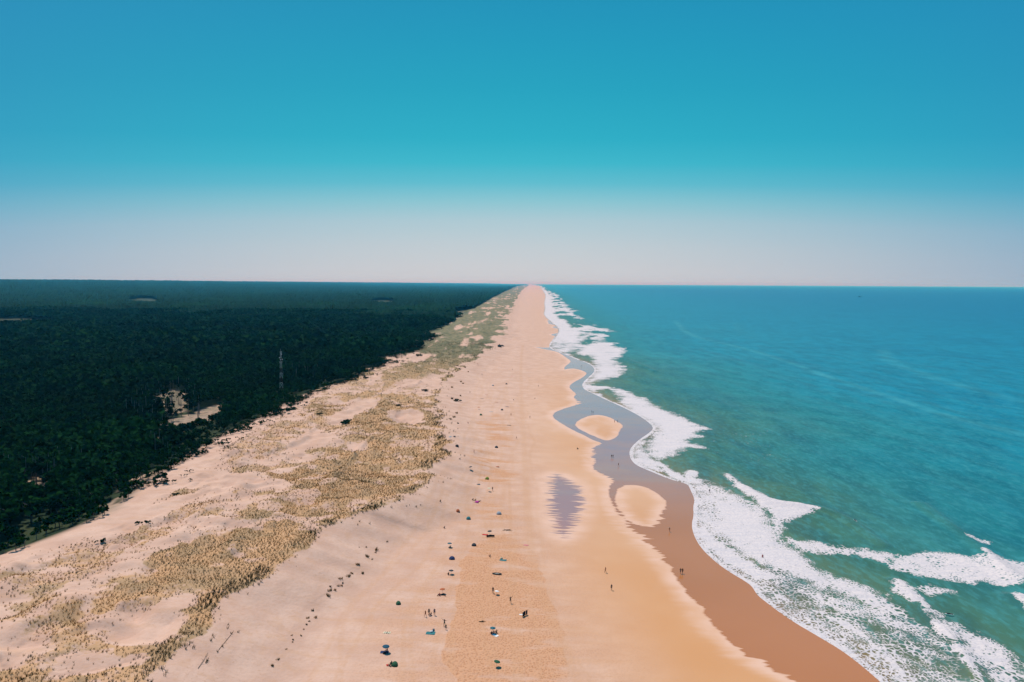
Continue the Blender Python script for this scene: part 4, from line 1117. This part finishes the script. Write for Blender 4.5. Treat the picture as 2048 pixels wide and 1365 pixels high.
def shrub(loc, label, w, h, group=None, mat=M_SHRUB):
    e = empty('shrub', loc, rng.uniform(0, 6), label, 'shrub', group)
    p = crown_points(170, rng) * np.array([w * .72, w * .60, h * .95])
    v, f = rand_quads(p, rng.uniform(.07, .13, len(p)) * (w + h) * .55, rng)
    o = mesh_np('crown', v, f, mat, dict(tint=np.repeat(rng.random(len(p)), 4)), smooth=False); o.parent = e
    B().tube([(0, 0, -.1), (.05, .02, h * .3), (.02, .06, h * .6)], [.07, .05, .02], 6).obj('stem', M_BARK, e)
    return e

G_ = ground
def turn(): return rng.uniform(0, 6.28)

# --- parasols, tents and towels with the people by them, near to far
parasol(G_(885, 1188), 'orange_cloth', 'orange parasol over a dark group close to the edge of the trampled ochre sand', 1.15, 1.7, (.02, .08))
towel(G_(882, 1190), 1.6, 'black_cloth', 'black towel in the shade under the orange parasol')
person(G_(879, 1192), 2.0, 'sit', 'person sitting at the foot of the orange parasol', 'tan_skin', 'black_cloth', 'red_cloth')
person(G_(889, 1191), .4, 'lie', 'person lying down beside the orange parasol, feet toward the trampled sand', 'brown_skin', 'black_cloth')
tent(G_(797, 1209), .3, 'green_cloth', 'small dark green tent alone on smooth sand, next to no one', 1.9, 1.3, 1.1)
person(G_(851, 1234), 2.6, 'walk', 'person walking at the dune-side end of the standing group', 'brown_skin', 'rust_cloth', 'rust_cloth', sc=1.0)
person(G_(858, 1231), .2, 'stand', 'person in dark clothes standing among friends, taller of two beside a crouching one', 'tan_skin', 'black_cloth', 'black_cloth', sc=1.08)
person(G_(862, 1231), 1.2, 'sit', 'person crouched on the sand between two standing friends', 'tan_skin', 'navy_cloth', 'charcoal_cloth')
person(G_(869, 1231), 3.4, 'stand', 'person in navy standing at the seaward end of the group', 'tan_skin', 'navy_cloth', 'navy_cloth', sc=1.08)
person(G_(889, 1253), 2.9, 'reach', 'person with arms lifted beside a smaller child at the edge of trampled sand', 'brown_skin', 'green_cloth', 'charcoal_cloth', sc=1.12)
person(G_(892, 1260), 2.7, 'walk', 'child walking just behind the arm-lifting adult', 'brown_skin', 'black_cloth', 'green_cloth', sc=.85)
towel(G_(861, 1267), 1.5, 'teal_cloth', 'teal beach mat lying on pale sand with white things on it', None, 1.5, 2.2)
bag(G_(863, 1265), .4, 'white_cloth', 'white bag resting on the teal beach mat')
bag(G_(867, 1262), 1.4, 'blue_cloth', 'blue bag lying at the seaward end of the teal mat')
towel(G_(774, 1266), 1.5, 'cream_cloth', 'cream towel with dark stripes lying alone on pale sand', 'charcoal_cloth', .9, 1.7)
parasol(G_(771, 1305), 'blue_cloth', 'wide blue parasol standing lowest on the pale dry sand', 1.25, 1.9, (.05, .08))
towel(G_(769, 1305), 1.6, 'navy_cloth', 'navy towel in the shade of the wide blue parasol', None, 1.2, 1.9)
person(G_(774, 1304), 1.0, 'sit', 'person sitting in the shade of the wide blue parasol', 'tan_skin', 'black_cloth', 'navy_cloth')
bag(G_(769, 1308), .1, 'black_cloth', 'black bag on the sand just below the wide blue parasol')
tent(G_(789, 1332), -.2, 'green_cloth', 'dark green tent beside two people, nearest tent to the camera', 2.2, 1.4, 1.2)
person(G_(783, 1329), .3, 'sit', 'person sitting behind the nearest dark green tent', 'tan_skin', 'green_cloth', 'green_cloth')
person(G_(780, 1333), 1.3, 'sit', 'person sitting on the dune side of the nearest green tent', 'tan_skin', 'black_cloth', 'charcoal_cloth')
towel(G_(775, 1331), .4, 'red_cloth', 'small red towel beside the nearest green tent', None, .5, .8)
person(G_(986, 1187), .1, 'stand', 'person in dark clothes standing beside a white parasol', 'brown_skin', 'black_cloth', 'black_cloth', sc=1.08)
parasol(G_(993, 1190), 'white_cloth', 'small white parasol beside one standing dark figure', .95, 1.3, (.15, .1))
person(G_(1021, 1207), .3, 'reach', 'person throwing both arms out alone on the trampled sand', 'brown_skin', 'black_cloth', 'charcoal_cloth', sc=1.1)
windbreak(G_(1050, 1233), .9, 'black_cloth', 'black windbreak standing alone toward the damp sand', 3, .7, 1.3)
towel(G_(1044, 1230), 1.5, 'white_cloth', 'white towel lying at the end of the black windbreak', None, .6, 1.4)
sea_weed(G_(963, 1244), 'brown heap of seaweed above the blue striped parasol', s=.8)
parasol(G_(985, 1267), 'blue_cloth', 'blue and white striped parasol in the middle of the trampled ochre sand', 1.1, 1.75, (-.02, .06), 'teal_cloth')
person(G_(983, 1269), .4, 'sit', 'person sitting on the dune side under the striped blue parasol', 'tan_skin', 'black_cloth', 'black_cloth')
person(G_(987, 1268), 2.0, 'sit', 'person in navy sitting on the sea side under the striped blue parasol', 'tan_skin', 'navy_cloth', 'navy_cloth')
person(G_(993, 1266), 1.1, 'sit', 'person sitting in the sun just outside the striped blue parasol', 'tan_skin', 'black_cloth', 'charcoal_cloth')
towel(G_(990, 1271), .8, 'white_cloth', 'white towel spread below the striped blue parasol')
parasol(G_(992, 1334), 'green_cloth', 'dark green parasol with one pale panel, alone on the trampled sand', 1.1, 1.6, (.18, -.1), 'green_cloth')
towel(G_(955, 969), 1.55, 'blue_cloth', 'thin blue towel lying far up the beach between wheel tracks', None, 1.0, 2.2)
parasol(G_(978, 983), 'cream_cloth', 'cream parasol with one person standing on its sea side', 1.1, 1.7, (.03, .05))
person(G_(985, 982), .2, 'stand', 'person standing on the sea side of the cream parasol', 'brown_skin', 'black_cloth')
towel(G_(951, 1004), 1.5, 'magenta_cloth', 'magenta blanket spread between two dark groups', None, 2.0, 2.4)
person(G_(946, 1001), .8, 'sit', 'person sitting on the dune side of the magenta blanket', 'brown_skin', 'black_cloth', 'charcoal_cloth')
person(G_(951, 1002), 1.9, 'sit', 'person sitting upright on the magenta blanket', 'brown_skin', 'magenta_cloth', 'charcoal_cloth')
person(G_(959, 1003), 2.6, 'lie', 'person lying on the sea side of the magenta blanket', 'brown_skin', 'black_cloth', 'black_cloth')
person(G_(881, 1004), .8, 'sit', 'person in dark clothes sitting alone close to the dune grass', 'brown_skin', 'black_cloth', 'black_cloth')
tent(G_(916, 1024), .2, 'rust_cloth', 'rust brown dome tent on pale sand, on its own', 2.0, 1.5, 1.3)
tent(G_(998, 1029), .2, 'grey_cloth', 'pale grey tent on the sea side of the beach', 2.8, 1.6, 1.4)
tent(G_(937, 1039), .1, 'teal_cloth', 'teal tent below the rust brown dome', 2.4, 1.5, 1.3)
person(G_(889, 1057), .7, 'sit', 'person sitting alone on bare sand below the dune shrubs', 'tan_skin', 'charcoal_cloth')
towel(G_(970, 1070), 1.3, 'red_cloth', 'red towel beside a stack of dark shelters', None, 1.0, 1.9)
parasol(G_(980, 1070), 'charcoal_cloth', 'charcoal parasol beside the red towel', 1.15, 1.7, (.02, .08))
windbreak(G_(981, 1075), .1, 'black_cloth', 'low black windbreak below the charcoal parasol', 3, .9, .8)
parasol(G_(899, 1095), 'blue_cloth', 'dark blue parasol on the dune side, topmost of three in a row', 1.1, 1.7, (.05, .06), 'teal_cloth')
person(G_(901, 1096), 1.2, 'sit', 'person sitting under the topmost of three dune-side parasols', 'tan_skin', 'black_cloth', 'black_cloth')
tent(G_(948, 1092), .1, 'charcoal_cloth', 'charcoal tent beside the wheel tracks', 2.3, 1.3, 1.1)
tent(G_(904, 1119), .1, 'navy_cloth', 'navy tent between two dune-side parasols', 2.7, 1.5, 1.2)
parasol(G_(902, 1149), 'charcoal_cloth', 'charcoal parasol at the upper corner of the trampled sand', 1.1, 1.5, (.05, .05))
person(G_(897, 1150), .5, 'sit', 'person sitting beside the charcoal parasol at the corner of trampled sand', 'tan_skin', 'black_cloth', 'black_cloth')
person(G_(980, 1114), .5, 'sit', 'person sitting alone above the teal towel', 'tan_skin', 'rust_cloth')
towel(G_(1006, 1121), 1.4, 'teal_cloth', 'teal towel with a bag, farthest toward the damp sand', None, 1.2, 2.2)
bag(G_(1003, 1118), .2, 'cream_cloth', 'cream bag beside the farther teal towel')
sea_weed(G_(1015, 1061), 'brown seaweed strewn above the trampled sand', s=1.4)
towel(G_(1052, 1091), 1.3, 'pink_cloth', 'pink towel by the damp sand, far from other towels', None, .8, 1.6)
# long pale inflatable boat with a dark rim
e = empty('inflatable_boat', G_(994, 1149), 1.45, 'long pale inflatable boat with dark rim lying on the trampled sand', 'inflatable boat')
def oval(z, k, n=16): return [(.42 * k * math.cos(math.tau * i / n), 1.25 * k * math.sin(math.tau * i / n), z) for i in range(n)]
B().loft([oval(.0, .75), oval(.06, .95), oval(.12, .9)]).obj('floor', M['cream_cloth'], e)
B().tube([(.45 * math.cos(math.tau * i / 20), 1.3 * math.sin(math.tau * i / 20), .2) for i in range(21)], .13, 8).obj('rim_tube', M['charcoal_cloth'], e, True)
B().box(-.35, .35, -.12, .12, .2, .3, .03).obj('seat', M['grey_cloth'], e)

far_kit = [('t', 962, 831, 'green_cloth', 'boxy green tent high up the beach'), ('p', 958, 819, 'orange_cloth', 'small orange parasol above the boxy green tent'),
           ('s', 936, 847, 'pink_cloth', 'person in pink sitting close to the grassy dune foot'), ('w', 907, 873, 'charcoal_cloth', 'charcoal towel at the dune foot above a black tent'),
           ('p', 901, 879, 'grey_cloth', 'grey parasol close to the dune grass'), ('t', 914, 894, 'black_cloth', 'black tent close to the dune grass'),
           ('t', 993, 896, 'charcoal_cloth', 'charcoal tent in the middle of the far beach'), ('r', 948, 906, 'red_cloth', 'person in red standing alone on the far beach'),
           ('t', 974, 959, 'lime_cloth', 'lime green tent, brightest thing on the beach'), ('p', 942, 940, 'charcoal_cloth', 'small dark parasol between black and lime tents'),
           ('w', 993, 934, 'rust_cloth', 'rust towel above the lime tent'), ('t', 1004, 821, 'charcoal_cloth', 'low charcoal tent far up the beach on the sea side'),
           ('w', 1014, 814, 'navy_cloth', 'navy towel near the far charcoal tent'), ('w', 982, 824, 'grey_cloth', 'grey towel between green and charcoal tents'),
           ('w', 1018, 851, 'charcoal_cloth', 'dark towel on bare sand facing the island pool'), ('w', 993, 805, 'rust_cloth', 'rust towel farther up than the orange parasol'),
           ('r', 1022, 832, 'rust_cloth', 'person in rust walking toward the water'), ('r', 1060, 837, 'rust_cloth', 'person in brown walking on the damp sand line'),
           ('r', 1033, 879, 'rust_cloth', 'person in faded shorts walking below the others'), ('s', 1027, 801, 'charcoal_cloth', 'person in dark clothes sitting by the wheel track'),
           ('p', 964, 752, 'charcoal_cloth', 'tiny dark parasol far along the beach'), ('p', 955, 731, 'rust_cloth', 'tiny rust parasol nearest the dune far along'),
           ('w', 986, 722, 'rust_cloth', 'rust towel farthest along the beach'), ('r', 1025, 741, 'charcoal_cloth', 'person standing far along the beach'),
           ('w', 1024, 753, 'pink_cloth', 'pink towel far along the beach'), ('t', 1013, 769, 'charcoal_cloth', 'small charcoal tent far along the beach'),
           ('t', 986, 772, 'grey_cloth', 'small grey tent far along the beach'), ('w', 970, 741, 'grey_cloth', 'grey towel far along the beach'),
           ('r', 940, 787, 'rust_cloth', 'person walking beside the dune far along'), ('w', 973, 790, 'rust_cloth', 'rust towel in line with the small dune shrubs'),
           ('w', 964, 798, 'charcoal_cloth', 'charcoal towel in line with the small dune shrubs'), ('w', 1020, 680, 'charcoal_cloth', 'dark towel past the peaked shelter'),
           ('s', 1070, 798, 'rust_cloth', 'person sitting on damp sand facing the lagoon')]
for k, u, v, mt, lb in far_kit:
    q = G_(u, v)
    if k == 't': tent(q, rng.uniform(-.4, .6), mt, lb, 2.6, 1.5, 1.4)
    elif k == 'p': parasol(q, mt, lb, 1.2, 1.8)
    elif k == 'w': towel(q, 1.3 + rng.uniform(-.3, .3), mt, lb, None, 1.2, 2.4)
    elif k == 's': person(q, turn(), 'sit', lb, 'brown_skin', mt, mt)
    else: person(q, turn(), 'walk', lb, 'brown_skin', mt, mt if mt != 'rust_cloth' else None)

# --- people on the damp sand, in the shallows and in the surf
def walker(u, v, lb, pose='walk', skin='brown_skin', sh='black_cloth', st=None, rz=None, sc=1.0, z=None, dz=0.0):
    q = G_(u, v) if z is None else P(u, v, z)
    return person((q[0], q[1], q[2] + dz), turn() if rz is None else rz, pose, lb, skin, sh, st, sc=sc, group='people by the water')
walker(1211, 1146, 'person walking on the damp sand, farther of two alone there', 'walk', 'brown_skin', 'rust_cloth', 'rust_cloth', 1.4, 1.08)
walker(1223, 1181, 'person standing on the damp sand, nearer of two alone there', 'stand', 'brown_skin', 'black_cloth', 'charcoal_cloth', .3, 1.06)
walker(1361, 1148, 'one of two dark figures walking side by side on wet sand, dune side', 'walk', 'brown_skin', 'black_cloth', 'black_cloth', .2, 1.04)
walker(1365, 1148, 'one of two dark figures walking side by side on wet sand, sea side', 'walk', 'brown_skin', 'black_cloth', 'black_cloth', .1, 1.04)
walker(1339, 1064, 'person alone in the middle of the wet sand', 'walk', 'tan_skin', 'rust_cloth')
walker(1223, 916, 'one of a pair standing in the grey lagoon channel, dune side', 'stand', 'brown_skin', 'black_cloth', 'black_cloth', .1)
walker(1226, 916, 'one of a pair standing in the grey lagoon channel, sea side', 'stand', 'brown_skin', 'black_cloth', 'black_cloth', .2)
walker(1237, 933, 'person at the tip of the swash below the lagoon pair', 'walk', 'tan_skin', 'rust_cloth')
walker(1229, 846, 'person in orange standing on the small sand island', 'stand', 'tan_skin', 'orange_cloth', 'orange_cloth')
walker(1235, 846, 'person in dark clothes standing on the small sand island', 'walk', 'brown_skin', 'charcoal_cloth', 'charcoal_cloth')
walker(1155, 899, 'person sitting alone on the damp sand beside the lagoon', 'sit', 'brown_skin', 'black_cloth', 'black_cloth', sc=1.15)
walker(1183, 826, 'person wading in the teal pool, dune side of two', 'stand', 'brown_skin', 'navy_cloth', 'navy_cloth')
walker(1186, 827, 'person wading in the teal pool, sea side of two', 'stand', 'brown_skin', 'charcoal_cloth', 'charcoal_cloth')
walker(1163, 734, 'person wading in the upper lagoon, far along', 'walk', 'brown_skin', 'navy_cloth', 'navy_cloth')
walker(1077, 774, 'person walking on the damp sand far along', 'walk', 'tan_skin', 'rust_cloth')
walker(1419, 986, 'person in dark swimwear standing in the swash', 'stand', 'brown_skin', 'black_cloth', 'black_cloth', z=-.15)
walker(1525, 1119, 'red-clad bather standing waist deep in white surf', 'stand', 'tan_skin', 'red_cloth', 'red_cloth', z=-.45)
walker(1710, 1042, 'surfer sitting on the back of an unbroken wave', 'sit', 'brown_skin', 'black_cloth', 'black_cloth', z=.7)
sb_ = P(1898, 1229, .35)
def board(loc, rz, label):
    rings = []
    for t, w_ in ((-1.1, .12), (-.95, .20), (-.4, .27), (.3, .27), (.8, .17), (1.08, .04)):
        rings.append([(w_ * math.cos(math.tau * k / 10), t, .05 * math.sin(math.tau * k / 10) + .03 * max(0, t) ** 2) for k in range(10)])
    e = empty('surfboard', loc, rz, label, 'surfboard', 'surfboards')
    B().loft(rings).obj('board', M['board_white'], e, True)
    B().tube([(0, -.92, -.04), (0, -1.02, -.16)], [.03, .008], 6).obj('fin', M['rubber_black'], e)
board((sb_[0], sb_[1], .42), 1.35, 'white surfboard under a prone surfer behind the breaking crest')
person((sb_[0], sb_[1], .44), 1.35, 'lie', 'surfer in a black wetsuit lying prone on a board', 'brown_skin', 'black_cloth', 'black_cloth', group='people by the water')
q = P(1710, 1042, .6); board((q[0], q[1], .72), .3, 'white surfboard under the sitting surfer on the wave')

# --- shelter and vehicle at the foot of the far dune
q = G_(999, 690)
e = empty('beach_shelter', q, .1, 'dark shelter with a peaked canvas roof at the foot of the far dune', 'shelter')
hw = 2.3
B().loft([[(-hw * 1.12, -hw * 1.12, 2.0), (hw * 1.12, -hw * 1.12, 2.0), (hw * 1.12, hw * 1.12, 2.0), (-hw * 1.12, hw * 1.12, 2.0)],
          [(-hw * 1.12, -hw * 1.12, 2.2), (hw * 1.12, -hw * 1.12, 2.2), (hw * 1.12, hw * 1.12, 2.2), (-hw * 1.12, hw * 1.12, 2.2)],
          [(-.9, -.9, 3.2), (.9, -.9, 3.2), (.9, .9, 3.2), (-.9, .9, 3.2)], [(-.05, -.05, 4.0), (.05, -.05, 4.0), (.05, .05, 4.0), (-.05, .05, 4.0)]]).obj('roof', M['canvas_dark'], e)
for a, b_ in ((-1, -1), (1, -1), (1, 1), (-1, 1)):
    B().tube([(a * hw, b_ * hw, -.2), (a * hw, b_ * hw, 2.05)], .06, 6).obj('post', M['pole_metal'], e)
B().grid(lambda u, v: (-hw + .06 + u * (2 * hw - .12), hw - .05, .05 + v * 1.93), 6, 3, .03).obj('back_panel', M['canvas_dark'], e)
for sg in (-1, 1):
    B().grid(lambda u, v: (sg * (hw - .05), -hw + .06 + u * (2 * hw - .2), .05 + v * 1.93), 6, 3, .03).obj('side_panel', M['canvas_dark'], e)
q = G_(1005, 690)
e = empty('off_road_car', q, 1.5, 'dark off-road car parked on the sea side of the peaked shelter', 'car')
def prof(y, w, z0, z1, r=.10): return [(-w, y, z0 + r), (-w + r, y, z0), (w - r, y, z0), (w, y, z0 + r), (w, y, z1 - r), (w - r, y, z1), (-w + r, y, z1), (-w, y, z1 - r)]
B().loft([prof(-2.1, .78, .50, .95), prof(-2.0, .88, .42, 1.05), prof(-.9, .92, .40, 1.08), prof(.9, .92, .40, 1.08), prof(1.9, .90, .42, 1.10), prof(2.1, .84, .48, 1.05)]).obj('body', M['car_paint'], e, False)
B().loft([prof(-.95, .86, 1.06, 1.14, .03), prof(-.55, .78, 1.06, 1.72, .08), prof(1.5, .78, 1.06, 1.76, .08), prof(1.95, .84, 1.06, 1.16, .03)]).obj('cabin', M['car_paint'], e)
B().box(-.62, .62, -.86, -.80, 1.20, 1.56).obj('windscreen', M['dark_glass'], e).rotation_euler = (0, 0, 0)
for sg in (-1, 1):
    B().box(sg * .80 - .02, sg * .80 + .02, -.40, .42, 1.18, 1.62).obj('side_window', M['dark_glass'], e)
    B().box(sg * .80 - .02, sg * .80 + .02, .52, 1.40, 1.18, 1.62).obj('side_window', M['dark_glass'], e)
    B().box(sg * .62 - .13, sg * .62 + .13, -2.14, -2.06, .74, .90).obj('headlight', M['lamp_glass'], e)
    for yy_ in (-1.35, 1.30):
        w = B().tube([(sg * .72, yy_, .38), (sg * .98, yy_, .38)], .38, 16).obj('wheel', M['rubber_black'], e)
        B().tube([(sg * .975, yy_, .38), (sg * .995, yy_, .38)], .22, 12).obj('rim', M['rim_metal'], w)

# --- lattice mast behind the dune
q = P(563, 788, 8.0); q = np.array([q[0], q[1], float(height(np.array([q[0]]), np.array([q[1]]))[0])])
e = empty('lattice_mast', q, .3, 'tall white and red lattice mast rising from the forest edge', 'mast')
HT = 32.0; NB = 9
def leg(k, z): w = 1.35 - 1.05 * z / HT; return Vector(((w if k in (0, 1) else -w), (w if k in (1, 2) else -w), z))
for s_ in range(NB):
    z0, z1 = HT * s_ / NB, HT * (s_ + 1) / NB; b = B()
    for k in range(4):
        b.tube([leg(k, z0), leg(k, z1)], .075, 5); b.tube([leg(k, z0), leg((k + 1) % 4, z1)], .04, 4); b.tube([leg((k + 1) % 4, z0), leg(k, z1)], .04, 4)
        b.tube([leg(k, z1), leg((k + 1) % 4, z1)], .07, 4)
    b.obj('lattice_section', M['mast_white' if s_ % 2 == 0 else 'mast_red'], e)
B().box(-1.0, 1.0, -1.0, 1.0, HT * .80, HT * .80 + .15).obj('platform', M['mast_white'], e)
for a_, z_ in ((0.3, .86), (2.4, .90), (4.5, .86), (1.2, .97)):
    c_, s2 = math.cos(a_), math.sin(a_)
    B().tube([(c_ * .7, s2 * .7, HT * z_), (c_ * 1.0, s2 * 1.0, HT * z_), (c_ * 1.25, s2 * 1.25, HT * z_)], [.12, .42, .45], 12).obj('dish', M['mast_white'], e)
for k in range(3):
    a_ = k * 2.1; B().box(-.14, .14, -.08, .08, HT * .985, HT * 1.045).obj('antenna', M['mast_white'], e).location = (math.cos(a_) * .55, math.sin(a_) * .55, 0)
B().tube([(0, 0, HT), (0, 0, HT + 3)], .06, 6).obj('spike', M['mast_white'], e)

# --- fishing boat on the horizon
q = P(1720, 594.5, 0)
e = empty('fishing_boat', (q[0], q[1], -.4), 1.5, 'dark fishing boat far out on the open sea', 'boat')
def hull(y, w, zt, zb): return [(-w, y, zt), (-w * .8, y, (zt + zb) / 2), (-w * .15, y, zb), (w * .15, y, zb), (w * .8, y, (zt + zb) / 2), (w, y, zt)]
B().loft([hull(-14, 2.8, 3.4, -.6), hull(-8, 4.0, 3.0, -1.2), hull(2, 4.2, 3.0, -1.5), hull(9, 3.4, 3.8, -1.2), hull(14.5, .5, 5.2, .5)]).obj('hull', M['hull_paint'], e)
wh = B().box(-2.4, 2.4, 1, 7, 3.02, 7.6, .2).obj('wheelhouse', M['cabin_paint'], e)
B().box(-2.1, 2.1, 7.0, 7.06, 5.4, 6.8).obj('window', M['dark_glass'], wh)
B().tube([(0, 0, 3), (0, 0, 13)], [.2, .1], 6).obj('mast', M['hull_paint'], e)
B().tube([(0, -1, 4), (0, -11, 10)], [.15, .08], 6).obj('boom', M['hull_paint'], e)

# --- dead branches on the dune face
for k, (p0, p1, lb) in enumerate((((438, 1300), (468, 1262), 'long thin dead branch lying up the slope of the near dune face'), ((396, 1338), (416, 1306), 'short dark dead branch at the foot of the near grassy scarp'))):
    a_, c_ = G_(*p0), G_(*p1); L_ = np.linalg.norm(c_ - a_); b = B()
    d_ = Vector((0, L_, float(c_[2] - a_[2]))); b.tube([(0, 0, .08), (.08, d_.y * .5, .12 + d_.z * .5), (0, d_.y, .1 + d_.z)], [.055, .045, .02], 6)
    for t in (.3, .5, .7): b.tube([(0.04, L_ * t, .1 + d_.z * t), (.5 * (1 if t != .5 else -1), L_ * t + .5, .25 + d_.z * t)], [.03, .012], 5)
    o = b.obj('dead_branch', M['drift_wood']); o.location = tuple(a_); o.rotation_euler = (0, 0, math.atan2(-(c_[0] - a_[0]), c_[1] - a_[1]))
    tag(o, lb, 'branch')

# --- shrubs one can tell apart on the dunes
for u, v, w_, h_, lb in ((695, 847, 6.5, 2.0, 'low dark round shrub alone on bare dune sand, widest one'), (914, 803, 4.0, 1.5, 'dark shrub at the dune foot where the beach begins'),
                         (205, 1085, 1.8, .9, 'small dark shrub alone on the bare sand by the forest brow'), (277, 1048, 1.5, .9, 'lower of two small shrubs on bare sand by the forest'), (295, 1046, 1.4, .8, 'upper of two small shrubs on bare sand by the forest'),
                         (734, 757, 4.5, 1.4, 'shrub on the sandy tongue next to the forest edge'), (840, 712, 6.0, 1.6, 'dark shrub on the bare saddle far along the dune'),
                         (850, 782, 4.0, 1.2, 'shrub on the bare slope facing the beach'), (798, 812, 3.5, 1.0, 'shrub inside the horseshoe sand hollow'), (640, 830, 2.5, 1.0, 'small shrub above the wide dark shrub'),
                         (352, 991, 2.0, .9, 'small shrub on the smooth pale dune by the forest'), (585, 820, 5, 1.5, 'shrub at the tip of the forest edge')):
    shrub(G_(u, v), lb, w_, h_, 'shrubs on the dunes')

# --- tufts of grass that stand apart along the foot of the dune
TF = []
for k in range(4):
    v, f, t = tufts(np.zeros(7) + rng.normal(0, .25, 7), rng.normal(0, .25, 7), np.zeros(7), rng.uniform(.5, .8, 7), rng, 8, np.full(7, (.25, .35, .55, .7)[k]))
    TF.append(mesh_np('grass_tuft', v, f, M_GRASS, dict(tint=t), smooth=False, link=False))
TUFTS = [(546, 1331, .9), (560, 1325, .8), (570, 1300, .5), (582, 1288, .5), (585, 1282, .6), (593, 1278, .6), (588, 1272, .5), (605, 1260, .5), (612, 1250, .7), (617, 1244, .6), (624, 1236, .8), (631, 1236, .9), (622, 1222, 1.0),
         (652, 1196, 1.3), (660, 1186, 1.2), (668, 1180, 1.0), (658, 1172, .8), (676, 1172, .9), (683, 1160, 1.1), (686, 1172, .8), (688, 1162, .7), (700, 1152, 1.4), (704, 1148, 1.0), (714, 1130, 1.1), (720, 1126, 1.1), (732, 1112, 1.4), (744, 1103, 1.4), (750, 1106, .8), (724, 1146, 1.1), (748, 1120, .7),
         (768, 1080, .7), (727, 1098, .7), (713, 1100, .5), (895, 745, 2.4), (902, 752, 2.2), (908, 742, 1.8), (915, 738, 2.0), (920, 730, 2.4), (925, 765, 2.0), (906, 778, 2.2), (910, 792, 2.4), (918, 792, 2.0), (928, 768, 1.8), (932, 745, 1.6), (930, 735, 2.2), (905, 842, 1.8), (910, 836, 2.0), (913, 828, 2.0), (909, 850, 1.6)]
for k, (u, v, s_) in enumerate(TUFTS):
    o = bpy.data.objects.new('grass_tuft', TF[k % 4]); C.collection.objects.link(o)
    s_ *= .74; o.location = tuple(G_(u + rng.normal(0, 4), v + rng.normal(0, 2.5))); o.rotation_euler = (0, 0, turn()); o.scale = (s_, s_, s_ * .9)
    tag(o, 'green and golden grass tuft standing apart in the line along the dune foot', 'grass tuft', 'grass tufts along the foot of the dune')
HAZE_D = 5.0e-5

# ------------------------------------------------------------------ the air
hz = bpy.data.materials.new('haze_air'); hz.use_nodes = True
ht = hz.node_tree; ht.nodes.clear()
ho = ht.nodes.new('ShaderNodeOutputMaterial'); pv = ht.nodes.new('ShaderNodeVolumePrincipled')
pv.inputs['Color'].default_value = (.07, .52, .80, 1)
pv.inputs['Absorption Color'].default_value = (1, 1, 1, 1)
pv.inputs['Density'].default_value = HAZE_D
pv.inputs['Anisotropy'].default_value = 0.0
ht.links.new(pv.outputs[0], ho.inputs['Volume'])
x0, x1, y0, y1, z0, z1 = -95000, 95000, -200, 95000, -7, 160
hv = np.array([(x, y, z) for z in (z0, z1) for y in (y0, y1) for x in (x0, x1)], float)
hf = np.array([(0, 2, 3, 1), (4, 5, 7, 6), (0, 1, 5, 4), (2, 6, 7, 3), (0, 4, 6, 2), (1, 3, 7, 5)])
haze = mesh_np('haze', hv, hf, hz, smooth=False)
tag(haze, kind='stuff')
